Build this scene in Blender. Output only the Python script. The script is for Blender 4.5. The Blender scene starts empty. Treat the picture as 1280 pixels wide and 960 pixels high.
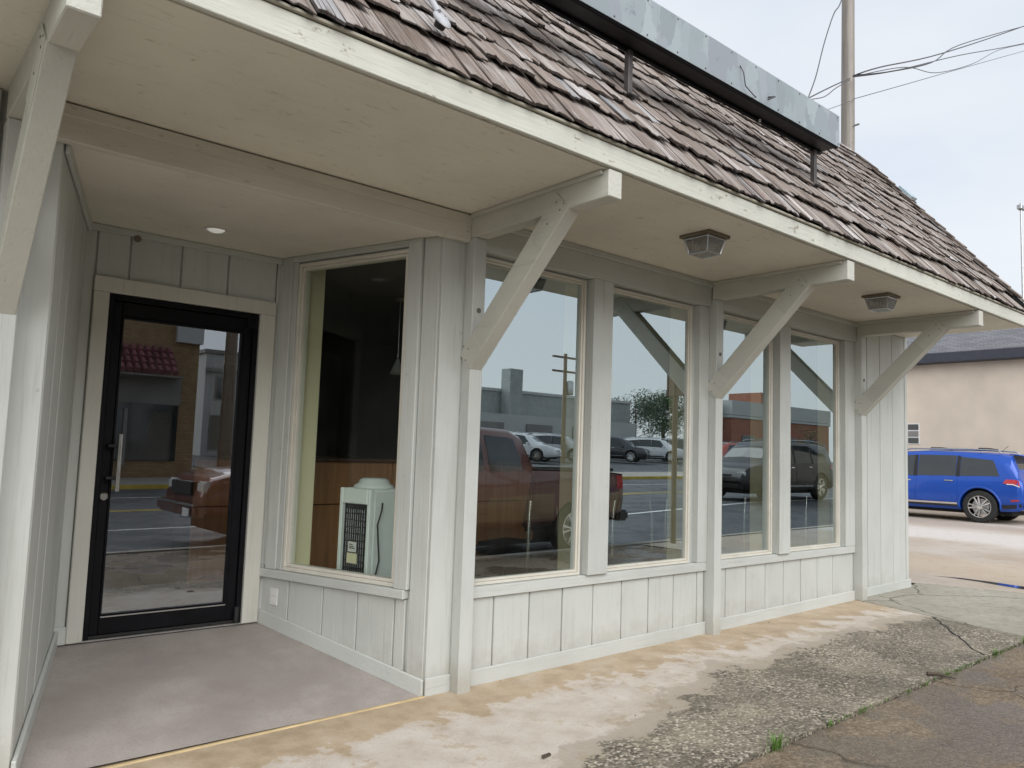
import bpy, bmesh, math, random
from math import radians as R, sin, cos, pi, sqrt, hypot
from mathutils import Vector, Matrix
random.seed(7)
scn = bpy.context.scene
COL = scn.collection

# ------------------------------------------------------------------ camera, world, sun, exposure
cam_d = bpy.data.cameras.new('camera'); cam = bpy.data.objects.new('camera', cam_d); COL.objects.link(cam)
YAW, PIT, ROL = 0.7098, 0.0888, -0.0330
Fw = Vector((sin(YAW)*cos(PIT), cos(YAW)*cos(PIT), sin(PIT)))
r0 = Vector((cos(YAW), -sin(YAW), 0)); u0 = r0.cross(Fw)
Rt = r0*cos(ROL) - u0*sin(ROL); Up = u0*cos(ROL) + r0*sin(ROL)
cam.matrix_world = Matrix(((Rt.x, Up.x, -Fw.x, -2.9467), (Rt.y, Up.y, -Fw.y, -4.0101), (Rt.z, Up.z, -Fw.z, 1.4409), (0, 0, 0, 1)))
cam_d.sensor_width = 36; cam_d.lens = 978.7547/1280*36
cam_d.shift_x = (640-647.874)/1280; cam_d.shift_y = (478.754-480)/1280
cam_d.clip_start = .05; cam_d.clip_end = 2000
scn.camera = cam
CAM = Vector((-2.9467, -4.0101, 1.4409))

SUN_EL, SUN_AZ = 34, 200          # degrees; azimuth measured clockwise from +Y
w = bpy.data.worlds.new("World"); scn.world = w; w.use_nodes = True
nt = w.node_tree; nt.nodes.clear()
N = nt.nodes.new; L = nt.links.new
out = N('ShaderNodeOutputWorld'); sky = N('ShaderNodeTexSky'); sky.sky_type = 'NISHITA'; sky.sun_disc = False
sky.sun_elevation = R(SUN_EL); sky.sun_rotation = R(SUN_AZ)
b1 = N('ShaderNodeBackground'); b1.inputs[1].default_value = .05
L(sky.outputs[0], b1.inputs[0])
tc = N('ShaderNodeTexCoord'); mp = N('ShaderNodeMapping'); mp.inputs['Scale'].default_value = (1, 1, 2.6)
no = N('ShaderNodeTexNoise'); no.inputs['Scale'].default_value = 1.7; no.inputs['Detail'].default_value = 5; no.inputs['Roughness'].default_value = .5
rp = N('ShaderNodeValToRGB'); e = rp.color_ramp.elements
e[0].position = .32; e[0].color = (.79, .85, .93, 1); e[1].position = .62; e[1].color = (1.0, 1.0, 1.0, 1)
L(tc.outputs['Generated'], mp.inputs[0]); L(mp.outputs[0], no.inputs[0]); L(no.outputs[0], rp.inputs[0])
b2 = N('ShaderNodeBackground'); b2.inputs[1].default_value = .385
L(rp.outputs[0], b2.inputs[0])
mx = N('ShaderNodeMixShader'); mx.inputs[0].default_value = .86
L(b1.outputs[0], mx.inputs[1]); L(b2.outputs[0], mx.inputs[2]); L(mx.outputs[0], out.inputs[0])
sd = bpy.data.lights.new('sun', 'SUN'); sd.energy = 1.5; sd.angle = R(80); sd.color = (1, .985, .96)
sun = bpy.data.objects.new('sun', sd); COL.objects.link(sun)
sv = Vector((sin(R(SUN_AZ))*cos(R(SUN_EL)), cos(R(SUN_AZ))*cos(R(SUN_EL)), sin(R(SUN_EL))))
sun.rotation_euler = sv.to_track_quat('Z', 'Y').to_euler()
scn.view_settings.view_transform = 'Standard'; scn.view_settings.look = 'None'
scn.view_settings.exposure = 1.45; scn.view_settings.gamma = 1; scn.view_settings.use_curve_mapping = False
scn.render.engine = 'CYCLES'
cy = scn.cycles; cy.max_bounces = 9; cy.diffuse_bounces = 6; cy.glossy_bounces = 5; cy.transparent_max_bounces = 12
cy.use_denoising = True; cy.caustics_reflective = False; cy.caustics_refractive = False

# ------------------------------------------------------------------ helpers
def G(x, y=0):                     # the ground rises gently to the right and behind the street
    z = -.022 + .0098*min(max(x, -8), 60)
    if y < -21: z += min(.03*(-21-y), .75)
    return z

class MB:
    """collects shapes; build() links them as one mesh object"""
    def __init__(s, M=None): s.v = []; s.f = []; s.m = []; s.M = M
    def add(s, vs, fs, m=0):
        o = len(s.v)
        s.v += [tuple(s.M @ Vector(p)) for p in vs] if s.M else [tuple(p) for p in vs]
        for f in fs: s.f.append([o+i for i in f]); s.m.append(m)
        return s
    def box(s, x0, x1, y0, y1, z0, z1, m=0):
        return s.add([(x0,y0,z0),(x1,y0,z0),(x1,y1,z0),(x0,y1,z0),(x0,y0,z1),(x1,y0,z1),(x1,y1,z1),(x0,y1,z1)],
            [(0,3,2,1),(4,5,6,7),(0,1,5,4),(1,2,6,5),(2,3,7,6),(3,0,4,7)], m)
    def prism(s, poly, ax, a, b, m=0):
        n = len(poly)
        def P(p, t):
            return (t, p[0], p[1]) if ax == 0 else (p[0], t, p[1]) if ax == 1 else (p[0], p[1], t)
        return s.add([P(p, a) for p in poly]+[P(p, b) for p in poly],
            [tuple(range(n))[::-1], tuple(range(n, 2*n))]+[(i, (i+1) % n, n+(i+1) % n, n+i) for i in range(n)], m)
    def hexa(s, q0, q1, m=0):      # two quads joined
        return s.add(list(q0)+list(q1), [(3,2,1,0),(4,5,6,7),(0,1,5,4),(1,2,6,5),(2,3,7,6),(3,0,4,7)], m)
    def tube(s, pts, r, n=8, m=0, r1=None):
        pts = [Vector(p) for p in pts]; K = len(pts); vs = []; ref = None
        for i, p in enumerate(pts):
            d = (pts[min(i+1, K-1)]-pts[max(i-1, 0)]).normalized()
            if ref is None: ref = Vector((0,0,1)) if abs(d.z) < .9 else Vector((1,0,0))
            a = d.cross(ref).normalized(); b = a.cross(d).normalized(); ref = b
            rr = r if r1 is None else r+(r1-r)*i/(K-1)
            for k in range(n):
                t = 2*pi*k/n; vs.append(p+a*cos(t)*rr+b*sin(t)*rr)
        fs = [(i*n+k, i*n+(k+1) % n, (i+1)*n+(k+1) % n, (i+1)*n+k) for i in range(K-1) for k in range(n)]
        fs += [tuple(range(n))[::-1], tuple(range((K-1)*n, K*n))]
        return s.add(vs, fs, m)
    def lathe(s, prof, c, ax=2, n=20, m=0, closed=False):   # prof: (radius, height along axis)
        vs = []; K = len(prof)
        for r, h in prof:
            for k in range(n):
                t = 2*pi*k/n; a, b = r*cos(t), r*sin(t)
                q = (h, a, b) if ax == 0 else (a, h, b) if ax == 1 else (a, b, h)
                vs.append((c[0]+q[0], c[1]+q[1], c[2]+q[2]))
        fs = [(i*n+k, i*n+(k+1) % n, ((i+1) % K)*n+(k+1) % n, ((i+1) % K)*n+k) for i in range(K if closed else K-1) for k in range(n)]
        if not closed: fs += [tuple(range(n))[::-1], tuple(range((K-1)*n, K*n))]
        return s.add(vs, fs, m)
    def mesh(s, name, mats, bev=0, smooth=None, seg=1):
        me = bpy.data.meshes.new(name); me.from_pydata(s.v, [], s.f)
        mats = mats if isinstance(mats, (list, tuple)) else [mats]
        for q in mats: me.materials.append(q)
        me.polygons.foreach_set('material_index', s.m)
        bm = bmesh.new(); bm.from_mesh(me); bmesh.ops.recalc_face_normals(bm, faces=bm.faces)
        if bev:
            es = [q for q in bm.edges if len(q.link_faces) == 2 and q.calc_face_angle(0) > .5]
            bmesh.ops.bevel(bm, geom=es, offset=bev, segments=seg, affect='EDGES', clamp_overlap=True)
        if smooth:
            for q in bm.faces: q.smooth = True
            for q in bm.edges: q.smooth = len(q.link_faces) == 2 and q.calc_face_angle(0) < R(smooth)
        bm.to_mesh(me); bm.free(); return me
    def build(s, name, mats, parent=None, bev=0, smooth=None, seg=1):
        return link(name, s.mesh(name, mats, bev, smooth, seg), parent)

def link(name, data, parent=None):
    o = bpy.data.objects.new(name, data); COL.objects.link(o)
    if parent is not None: o.parent = parent
    return o
def tag(o, label=None, cat=None, group=None, kind=None):
    for k, v in (('label', label), ('category', cat), ('group', group), ('kind', kind)):
        if v: o[k] = v
    return o
def thing(name, label, cat, loc=(0,0,0), rz=0, group=None):
    o = link(name, None); o.location = loc; o.rotation_euler = (0, 0, rz); o.empty_display_size = .2
    return tag(o, label, cat, group)
def frame3(p0, ux, uy, z=0):       # local x, y axes in plan -> matrix
    return Matrix(((ux[0], uy[0], 0, p0[0]), (ux[1], uy[1], 0, p0[1]), (0, 0, 1, z), (0, 0, 0, 1)))

# ------------------------------------------------------------------ materials
class NT:
    def __init__(s, name):
        s.mat = bpy.data.materials.new(name); s.mat.use_nodes = True
        s.t = s.mat.node_tree; s.b = s.t.nodes['Principled BSDF']; s.out = s.t.nodes['Material Output']
    def n(s, typ, ins={}, **kw):
        q = s.t.nodes.new('ShaderNode'+typ)
        for k, v in kw.items(): setattr(q, k, v)
        for k, v in ins.items():
            if hasattr(v, 'is_output'): s.t.links.new(v, q.inputs[k])
            else: q.inputs[k].default_value = v
        return q
    def l(s, a, b): s.t.links.new(a, b)
    def coord(s, scale=(1,1,1), rnd=True):
        c = s.n('TexCoord').outputs['Object']
        if rnd:
            r = s.n('ObjectInfo').outputs['Random']
            m = s.n('Math', {0: r, 1: 37.0}, operation='MULTIPLY').outputs[0]
            c = s.n('VectorMath', {0: c, 1: s.n('CombineXYZ', {0: m, 1: m, 2: m}).outputs[0]}, operation='ADD').outputs[0]
        return s.n('Mapping', {0: c, 'Scale': scale}).outputs[0]
    def noise(s, c, sc, det=4, rough=.55, out=0):
        return s.n('TexNoise', {'Vector': c, 'Scale': sc, 'Detail': det, 'Roughness': rough}).outputs[out]
    def ramp(s, f, stops, interp='LINEAR'):
        q = s.n('ValToRGB', {0: f}); q.color_ramp.interpolation = interp; es = q.color_ramp.elements
        while len(es) < len(stops): es.new(.5)
        for el, (p, c) in zip(es, stops):
            el.position = p; el.color = (c, c, c, 1) if isinstance(c, (int, float)) else (*c, 1)
        return q.outputs[0]
    def mix(s, f, a, b, mode='MIX'):
        q = s.n('Mix', data_type='RGBA', blend_type=mode)
        for i, v in ((0, f), (6, a), (7, b)):
            if hasattr(v, 'is_output'): s.l(v, q.inputs[i])
            else: q.inputs[i].default_value = v if i == 0 else (*v, 1)
        return q.outputs[2]
    def m(s, op, a, b=0., clamp=False):
        q = s.n('Math', {0: a, 1: b}, operation=op); q.use_clamp = clamp; return q.outputs[0]
    def bump(s, h, st=.3, dist=.01, nrm=None):
        q = s.n('Bump', {'Height': h, 'Strength': st, 'Distance': dist})
        if nrm: s.l(nrm, q.inputs['Normal'])
        s.l(q.outputs[0], s.b.inputs['Normal']); return q.outputs[0]
    def set(s, **kw):
        for k, v in kw.items():
            k = {'col': 'Base Color', 'rough': 'Roughness', 'metal': 'Metallic', 'spec': 'Specular IOR Level', 'coat': 'Coat Weight', 'coatr': 'Coat Roughness'}[k]
            if hasattr(v, 'is_output'): s.l(v, s.b.inputs[k])
            else: s.b.inputs[k].default_value = (*v, 1) if isinstance(v, tuple) else v
        return s.mat
def sc3(c, k): return tuple(min(x*k, 1) for x in c)

def plain(name, col, rough=.5, var=.12, ns=6, bump=.0, metal=0, spec=.5, coat=0):
    t = NT(name); c = t.coord()
    n = t.noise(c, ns)
    if bump: t.bump(t.noise(c, ns*12), bump, .004)
    return t.set(col=t.ramp(n, [(.3, sc3(col, 1-var)), (.7, sc3(col, 1+var))]), rough=t.ramp(t.noise(c, ns*2), [(.3, max(rough-.06, .02)), (.7, min(rough+.06, 1))]), metal=metal, spec=spec, coat=coat)

def paint_wood(name, col, axis, rough=.55, chip=.0):
    """painted rough-sawn timber: grain stretched along the axis, soft blotches, few knots and chips"""
    t = NT(name); sc = [38, 38, 38]; sc[axis] = 1.6
    c = t.coord(tuple(sc)); c1 = t.coord()
    g = t.noise(c, 1.5, 6, .6); blot = t.noise(c1, 1.3, 4); fine = t.noise(c1, 30, 3)
    base = t.ramp(blot, [(.3, sc3(col, .9)), (.5, col), (.72, sc3(col, 1.07))])
    base = t.mix(t.ramp(g, [(.25, .45), (.42, 0)]), base, sc3(col, .66))
    spots = t.ramp(t.noise(c1, 9, 5, .65), [(.69, 0), (.73, 1)])
    base = t.mix(t.m('MULTIPLY', spots, .55), base, (col[0]*.55, col[1]*.52, col[2]*.46))
    if chip:
        v = t.ramp(t.noise(t.coord((3, 6, 6) if axis == 0 else (6, 6, 3)), 3.5, 8, .7), [(.61, 0), (.65, 1)])
        base = t.mix(t.m('MULTIPLY', v, chip), base, (.25, .22, .17))
    if axis == 2:
        st = t.ramp(t.noise(t.coord((16, 16, .9)), 1.2, 5, .6), [(.56, 0), (.74, .32)])
        base = t.mix(st, base, (col[0]*.62, col[1]*.60, col[2]*.55))
        z = t.n('SeparateXYZ', {0: t.n('TexCoord').outputs['Object']}).outputs[2]
        zz = t.m('ADD', z, t.m('MULTIPLY', t.m('SUBTRACT', t.noise(c1, 4.5, 6, .7), .5), .5))
        base = t.mix(t.ramp(zz, [(.0, .5), (.22, 0)]), base, (.33, .29, .23))
    h = t.m('ADD', t.m('MULTIPLY', g, 1.0), t.m('MULTIPLY', fine, .35))
    t.bump(h, .55, .006)
    return t.set(col=base, rough=rough, spec=.35)

SID = (.535, .555, .53)
M = {}
M['sidV'] = paint_wood('siding_paint_vertical', SID, 2)
M['sidX'] = paint_wood('siding_paint_along', SID, 0)
M['sidY'] = paint_wood('siding_paint_across', SID, 1)
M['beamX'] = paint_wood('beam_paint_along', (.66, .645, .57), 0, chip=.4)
M['fascia'] = paint_wood('fascia_paint', (.58, .585, .52), 0, chip=.75)
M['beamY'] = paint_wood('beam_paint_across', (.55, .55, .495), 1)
M['drip'] = paint_wood('worn_drip_board', (.36, .335, .27), 0)
M['soffit'] = paint_wood('soffit_paint', (.74, .715, .63), 0, rough=.7, chip=.3)
M['cream'] = plain('cream_window_frame', (.66, .635, .56), .45, .06, 5, .1)
M['casing'] = paint_wood('door_casing_paint', (.62, .615, .56), 2)
M['black'] = plain('black_aluminium', (.005, .005, .007), .5, .3, 8, .05, spec=.16)
M['blackp'] = plain('black_plastic', (.012, .012, .013), .5, .2)
M['rubber'] = plain('tyre_rubber', (.018, .018, .018), .75, .2, 20, .2)
M['chrome'] = plain('brushed_chrome', (.78, .78, .79), .16, .05, metal=1)
M['darksteel'] = plain('dark_rusty_steel', (.10, .09, .09), .5, .3, 9, .1, metal=.5)
M['conduit'] = plain('painted_conduit', (.42, .43, .46), .4, .1)
M['steel'] = plain('grey_steel', (.42, .43, .44), .35, .12, metal=1)
M['alu'] = plain('aluminium_threshold', (.55, .55, .54), .4, .1, metal=1)
M['galv'] = plain('galvanised_sheet', (.42, .52, .58), .45, .15, 3, .1, metal=.3)
M['white'] = plain('white_plastic', (.72, .72, .70), .4, .04)
M['cool'] = plain('cooler_plastic', (.80, .84, .83), .35, .03)
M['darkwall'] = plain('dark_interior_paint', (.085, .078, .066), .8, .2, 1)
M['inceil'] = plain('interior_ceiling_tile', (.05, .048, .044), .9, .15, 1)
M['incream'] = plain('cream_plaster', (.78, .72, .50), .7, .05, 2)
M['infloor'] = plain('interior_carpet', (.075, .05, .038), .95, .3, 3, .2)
M['brass'] = plain('brown_lamp_metal', (.17, .14, .10), .5, .2)
M['shadeg'] = plain('frosted_pendant_glass', (.28, .28, .27), .3, .05)
M['bulb'] = plain('lamp_bulb_glass', (.75, .72, .6), .2, .05)
M['yellow'] = plain('yellow_kerb_paint', (.55, .40, .06), .7, .25, 3)
M['tan'] = plain('worn_tan_edge_paint', (.52, .40, .22), .7, .2, 7)
M['dark'] = plain('dark_void', (.01, .01, .01), .9, .1)
t = NT('lit_bulb'); t.b.inputs['Emission Color'].default_value = (1, .97, .9, 1); t.b.inputs['Emission Strength'].default_value = .10; M['lit'] = t.set(col=(.8, .8, .78), rough=.4)
M['nail'] = plain('nail_head', (.16, .15, .13), .6, .2)

def glass(name, ior, tint=(1,1,1), rough=0, haze=.0, refl=(.88, .94, 1.0, 1)):
    t = NT(name)
    tr = t.n('BsdfTransparent', {0: (*tint, 1)}); gl = t.n('BsdfGlossy', {'Color': refl, 'Roughness': rough})
    c = t.coord(rnd=False)
    fr = t.n('Fresnel', {'IOR': ior}); bf = t.n('NewGeometry').outputs['Backfacing']
    fac = t.m('MULTIPLY', fr.outputs[0], t.m('SUBTRACT', 1., bf))     # a thin pane: one reflection, where the ray enters
    mxs = t.n('MixShader', {0: fac}); t.l(tr.outputs[0], mxs.inputs[1]); t.l(gl.outputs[0], mxs.inputs[2])
    d = t.n('BsdfDiffuse', {'Color': (.5, .5, .48, 1)})
    dirt = t.m('MULTIPLY', t.ramp(t.noise(c, 3, 6, .7), [(.45, .0), (.8, 1)]), haze)
    m2 = t.n('MixShader', {0: dirt}); t.l(mxs.outputs[0], m2.inputs[1]); t.l(d.outputs[0], m2.inputs[2])
    t.l(m2.outputs[0], t.out.inputs[0]); return t.mat
M['glassF'] = glass('coated_window_glass', 6.2, (.92, .95, .92), haze=.02, refl=(.82, .95, 1.0, 1))
M['glassS'] = glass('clear_window_glass', 1.5, (.95, .98, .96), haze=.01)
M['glassD'] = glass('door_glass', 3.3, (.86, .86, .84), haze=.02)
M['carglass'] = plain('car_window_glass', (.02, .025, .028), .06, .1, spec=.9)
M['lampglass'] = glass('lamp_glass', 1.5, (.8, .8, .8), rough=.15, haze=.75)

def carpaint(name, col, metal=.25, coat=1.0):
    t = NT(name); c = t.coord()
    return t.set(col=t.ramp(t.noise(c, 2), [(.3, sc3(col, .94)), (.7, sc3(col, 1.06))]), rough=.32, metal=metal, coat=coat, coatr=.05)

def shake_mat():
    t = NT('weathered_cedar'); oi = t.n('ObjectInfo').outputs['Random']; isl = t.n('NewGeometry').outputs['Random Per Island']
    r = t.m('FRACT', t.m('ADD', oi, isl)); r2 = t.m('FRACT', t.m('MULTIPLY', r, 17.3))
    at = t.n('Attribute', attribute_name='grain').outputs['Vector']
    off = t.m('MULTIPLY', r, 91.)
    c = t.n('VectorMath', {0: at, 1: t.n('CombineXYZ', {0: off, 1: off, 2: off}).outputs[0]}, operation='ADD').outputs[0]
    g = t.noise(t.n('Mapping', {0: c, 'Scale': (75, 2.2, 1)}).outputs[0], 1, 6, .65)
    bl = t.noise(t.n('Mapping', {0: c, 'Scale': (9, 3.5, 1)}).outputs[0], 1, 4)
    base = t.ramp(r, [(0, (.17, .14, .12)), (.2, (.27, .225, .20)), (.38, (.19, .16, .14)), (.52, (.33, .295, .275)), (.66, (.25, .21, .185)), (.76, (.37, .34, .325)), (.84, (.24, .19, .165)), (.93, (.52, .495, .485)), (.97, (.24, .25, .27)), (1, (.18, .145, .125))])
    base = t.mix(t.ramp(bl, [(.52, 0), (.72, .5)]), base, (.50, .47, .45))
    base = t.mix(t.ramp(g, [(.38, .85), (.50, 0)]), base, (.07, .048, .04))
    base = t.mix(t.ramp(bl, [(.28, .65), (.42, 0)]), base, (.16, .115, .09))
    yy = t.n('SeparateXYZ', {0: at}).outputs[1]
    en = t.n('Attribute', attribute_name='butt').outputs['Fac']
    base = t.mix(t.ramp(en, [(.5, 0), (.9, .85)]), base, (.035, .026, .022))  # butt ends: dark end grain, plus the overhang's shadow line painted into the colour
    t.bump(g, .8, .008)
    return t.set(col=base, rough=.82, spec=.25)
M['shake'] = shake_mat()

def sign_mat():
    t = NT('scraped_sign_metal'); c = t.coord((1, 1, 1), False)
    c2 = t.n('Mapping', {0: c, 'Scale': (5.5, 1, 2.6)}).outputs[0]
    w_ = t.n('VectorMath', {0: c2, 1: t.noise(c2, 1.6, 3, out=1)}, operation='ADD').outputs[0]
    v = t.n('TexVoronoi', {'Vector': w_, 'Scale': 1.25}).outputs['Color']
    s = t.n('SeparateColor', {0: v}).outputs[0]
    col = t.ramp(s, [(.1, (.25, .295, .315)), (.35, (.31, .36, .385)), (.5, (.27, .315, .345)), (.75, (.35, .405, .425)), (.95, (.27, .295, .33))])
    gr = t.ramp(t.noise(c, 9, 6, .7), [(.6, 0), (.72, .6)])
    return t.set(col=t.mix(gr, col, (.10, .12, .14)), rough=.5, metal=.15)
M['sign'] = sign_mat()

def ramp_mat():
    t = NT('painted_ramp_concrete'); c = t.coord(rnd=False)
    a = t.noise(c, 2.2, 6, .6); b = t.noise(c, 95, 4)
    col = t.ramp(a, [(.28, (.32, .282, .262)), (.5, (.375, .335, .312)), (.72, (.435, .395, .37))])
    col = t.mix(t.ramp(b, [(.35, .35), (.5, 0)]), col, (.23, .20, .19))
    wear = t.ramp(t.noise(c, .9, 5, .65), [(.46, 0), (.6, .5)]); col = t.mix(wear, col, (.25, .215, .205))
    col = t.mix(t.ramp(t.noise(c, 60, 2), [(.74, 0), (.80, .5)]), col, (.52, .49, .47))
    t.bump(b, .3, .004); return t.set(col=col, rough=.6)
M['ramp'] = ramp_mat()

def walk_mat():
    """old sidewalk: stained near the wall, a pale worn skin, exposed aggregate further out"""
    t = NT('stained_concrete'); c = t.coord(rnd=False)
    x, y, z = (t.n('SeparateXYZ', {0: c}).outputs[i] for i in range(3))
    n1 = t.noise(c, 1.5, 7, .62); n2 = t.noise(c, 5, 6, .6); n3 = t.noise(c, 26, 5, .6); n4 = t.noise(c, 90, 3)
    pale = t.ramp(n2, [(.3, (.42, .365, .30)), (.5, (.52, .465, .405)), (.7, (.58, .535, .485))])
    tan = t.ramp(n2, [(.3, (.34, .275, .20)), (.55, (.44, .365, .275)), (.75, (.51, .44, .345))])
    orange = t.ramp(n2, [(.3, (.34, .26, .175)), (.5, (.45, .355, .25)), (.7, (.52, .43, .325))])
    # distance bands: d = -y plus noise
    d = t.m('ADD', t.m('MULTIPLY', y, -1.), t.m('MULTIPLY', t.m('SUBTRACT', n2, .5), .9))
    d = t.m('ADD', d, t.m('MULTIPLY', t.m('SUBTRACT', n1, .5), .5))
    fray = t.m('MULTIPLY', t.m('SUBTRACT', n3, .5), .10)
    d = t.m('ADD', d, fray)
    col = t.mix(t.ramp(d, [(.40, 0), (.425, .7), (.52, 1)]), orange, pale)
    k = t.ramp(t.m('ADD', t.noise(c, 2.6, 9, .68), fray), [(.565, 0), (.585, .75)]); col = t.mix(k, col, tan)
    # aggregate outline: starts farther out on the left
    lim = t.m('ADD', .80, t.m('MULTIPLY', t.m('MAXIMUM', t.m('SUBTRACT', 1.9, x), 0.), .24))
    q = t.m('SUBTRACT', t.m('ADD', t.m('MULTIPLY', y, -1.), t.m('ADD', t.m('MULTIPLY', t.m('SUBTRACT', n1, .5), .75), t.m('MULTIPLY', t.m('SUBTRACT', n2, .5), .42))), lim)
    am = t.ramp(t.m('ADD', q, t.m('MULTIPLY', t.m('SUBTRACT', n3, .5), .22)), [(0, 0), (.03, 1)])
    halo = t.ramp(q, [(-.0, 0), (.001, 0)])
    hq = t.m('ADD', q, .22); hal = t.m('MULTIPLY', t.ramp(t.m('ADD', hq, fray), [(0.05, 0), (.085, .8), (.2, 1)]), .6)
    wetc = (.27, .225, .165)
    col = t.mix(hal, col, wetc)
    vo = t.n('TexVoronoi', {'Vector': c, 'Scale': 62.}); vs = t.n('SeparateColor', {0: vo.outputs['Color']}).outputs[0]
    peb = t.ramp(vs, [(0, (.03, .029, .026)), (.34, (.075, .07, .06)), (.55, (.22, .20, .165)), (.78, (.42, .375, .30)), (1, (.66, .61, .52))])
    peb = t.mix(t.ramp(vo.outputs['Distance'], [(.35, 0), (.62, .75)]), peb, (.17, .14, .10))
    tone = t.ramp(t.noise(c, 1.9, 4), [(.42, .0), (.7, .5)]); peb = t.mix(tone, peb, (.44, .39, .295)); dk = t.ramp(t.noise(c, 1.15, 5, .6), [(.44, .0), (.62, .62)]); peb = t.mix(dk, peb, (.11, .098, .075))
    am2 = t.m('MULTIPLY', am, t.ramp(n3, [(.28, .35), (.45, 1)]))
    col = t.mix(am2, col, peb)
    col = t.mix(t.ramp(n4, [(.28, .4), (.42, 0)]), col, (.16, .13, .10))
    h = t.m('ADD', t.m('MULTIPLY', t.m('MULTIPLY', t.m('SUBTRACT', 1., vo.outputs['Distance']), am2), 1.6), t.m('MULTIPLY', n3, .35))
    t.bump(h, .55, .008)
    return t.set(col=col, rough=t.ramp(n2, [(.3, .55), (.7, .85)]), spec=.35)
M['walk'] = walk_mat()

def rough_ground(name, cols, s1=1.2, peb=0, wet=0, rough=.85, psize=45):
    t = NT(name); c = t.coord(rnd=False)
    n1 = t.noise(c, s1, 7, .62); n2 = t.noise(c, 14, 6, .65); n3 = t.noise(c, 70, 3)
    k = len(cols); col = t.ramp(n1, [(.3+.4*i/(k-1), cc) for i, cc in enumerate(cols)])
    col = t.mix(t.ramp(n2, [(.32, .5), (.5, 0)]), col, sc3(cols[0], .6))
    col = t.mix(t.ramp(n2, [(.55, 0), (.75, .35)]), col, sc3(cols[-1], 1.25))
    h = t.m('ADD', n2, t.m('MULTIPLY', n3, .5))
    if peb:
        vo = t.n('TexVoronoi', {'Vector': c, 'Scale': float(psize)}); vs = t.n('SeparateColor', {0: vo.outputs['Color']}).outputs[0]
        pc = t.ramp(vs, [(0, sc3(cols[0], .45)), (.5, cols[0]), (1, sc3(cols[-1], 1.5))])
        col = t.mix(peb, col, pc); h = t.m('ADD', h, t.m('MULTIPLY', t.m('SUBTRACT', 1., vo.outputs['Distance']), 1.2*peb))
    cr = t.n('TexVoronoi', {'Vector': t.n('VectorMath', {0: c, 1: t.n('VectorMath', {0: t.noise(c, 2, 4, out=1), 1: (.3, .3, .3)}, operation='MULTIPLY').outputs[0]}, operation='ADD').outputs[0], 'Scale': .55}, feature='DISTANCE_TO_EDGE').outputs[0]
    crk = t.ramp(cr, [(.002, .8), (.006, 0)]); col = t.mix(crk, col, sc3(cols[0], .25))
    h = t.m('SUBTRACT', h, t.m('MULTIPLY', crk, 1.5))
    rr = rough
    if wet:
        wm = t.ramp(t.noise(c, 1.1, 5, .6), [(.47, 0), (.53, 1)])
        col = t.mix(t.m('MULTIPLY', wm, .45), col, sc3(cols[0], .55)); rr = t.mix(t.m('MULTIPLY', wm, wet), (rough,)*3, (.22,)*3)
    t.bump(h, .5, .012)
    return t.set(col=col, rough=rr, spec=.4)
def alley_mat():
    t = NT('alley_concrete_gravel'); c = t.coord(rnd=False); x = t.n('SeparateXYZ', {0: c}).outputs[0]
    n1 = t.noise(c, .6, 6, .6); n2 = t.noise(c, 7, 6, .65); n3 = t.noise(c, 40, 3)
    col = t.ramp(n1, [(.3, (.33, .27, .205)), (.5, (.40, .345, .295)), (.7, (.46, .42, .39))])
    xn = t.m('ADD', x, t.m('MULTIPLY', t.m('SUBTRACT', n1, .5), 1.6))
    f = t.m('DIVIDE', t.m('SUBTRACT', xn, 7.), 14.)          # wheel lanes run along the alley
    col = t.mix(t.ramp(f, [(.05, 0), (.10, .6), (.18, .6), (.24, 0)]), col, (.42, .33, .235))
    col = t.mix(t.ramp(f, [(.36, 0), (.42, .85), (.56, .85), (.62, 0)]), col, (.54, .51, .49))
    col = t.mix(t.ramp(f, [(.63, 0), (.66, .7), (.72, .7), (.76, 0)]), col, (.33, .275, .245))
    col = t.mix(t.ramp(n2, [(.30, .55), (.44, 0)]), col, (.27, .215, .165))
    col = t.mix(t.ramp(n3, [(.62, 0), (.72, .35)]), col, (.56, .53, .49))
    t.bump(t.m('ADD', n2, t.m('MULTIPLY', n3, .6)), .5, .015); return t.set(col=col, rough=.85)
M['asph'] = rough_ground('brown_old_asphalt', [(.135, .10, .066), (.195, .15, .105), (.25, .205, .15)], 1.3, .4, 1.0, psize=70)
M['slab'] = rough_ground('grey_concrete_apron', [(.27, .25, .20), (.32, .30, .25), (.37, .35, .30)], 1.0, .0, 0)
M['alley'] = alley_mat()
M['street'] = rough_ground('street_asphalt', [(.075, .078, .085), (.10, .105, .112), (.125, .13, .137)], .35, .25, .6, psize=60)
M['dirt'] = rough_ground('worn_ground', [(.17, .15, .12), (.23, .205, .17), (.28, .255, .21)], .1, .2, 0)
M['farwalk'] = rough_ground('far_sidewalk_concrete', [(.30, .27, .23), (.38, .35, .31), (.43, .40, .36)], .6, 0, 0)
M['stucco'] = plain('beige_stucco', (.64, .56, .465), .9, .09, 1.1, .5)
M['gshing'] = None
t = NT('grey_roof_shingles'); c = t.coord(rnd=False)
bk = t.n('TexBrick', {'Vector': t.n('Mapping', {0: c, 'Rotation': (0, 0, R(90))}).outputs[0], 'Color1': (.12, .125, .14, 1), 'Color2': (.19, .20, .215, 1), 'Mortar': (.06, .06, .07, 1), 'Scale': 1., 'Mortar Size': .012, 'Brick Width': .30, 'Row Height': .145}, offset=.5)
t.bump(t.noise(c, 40), .5, .01); M['gshing'] = t.set(col=t.mix(t.ramp(t.noise(c, 25), [(.4, .5), (.6, 0)]), bk.outputs[0], (.07, .07, .08)), rough=.9)
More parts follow.
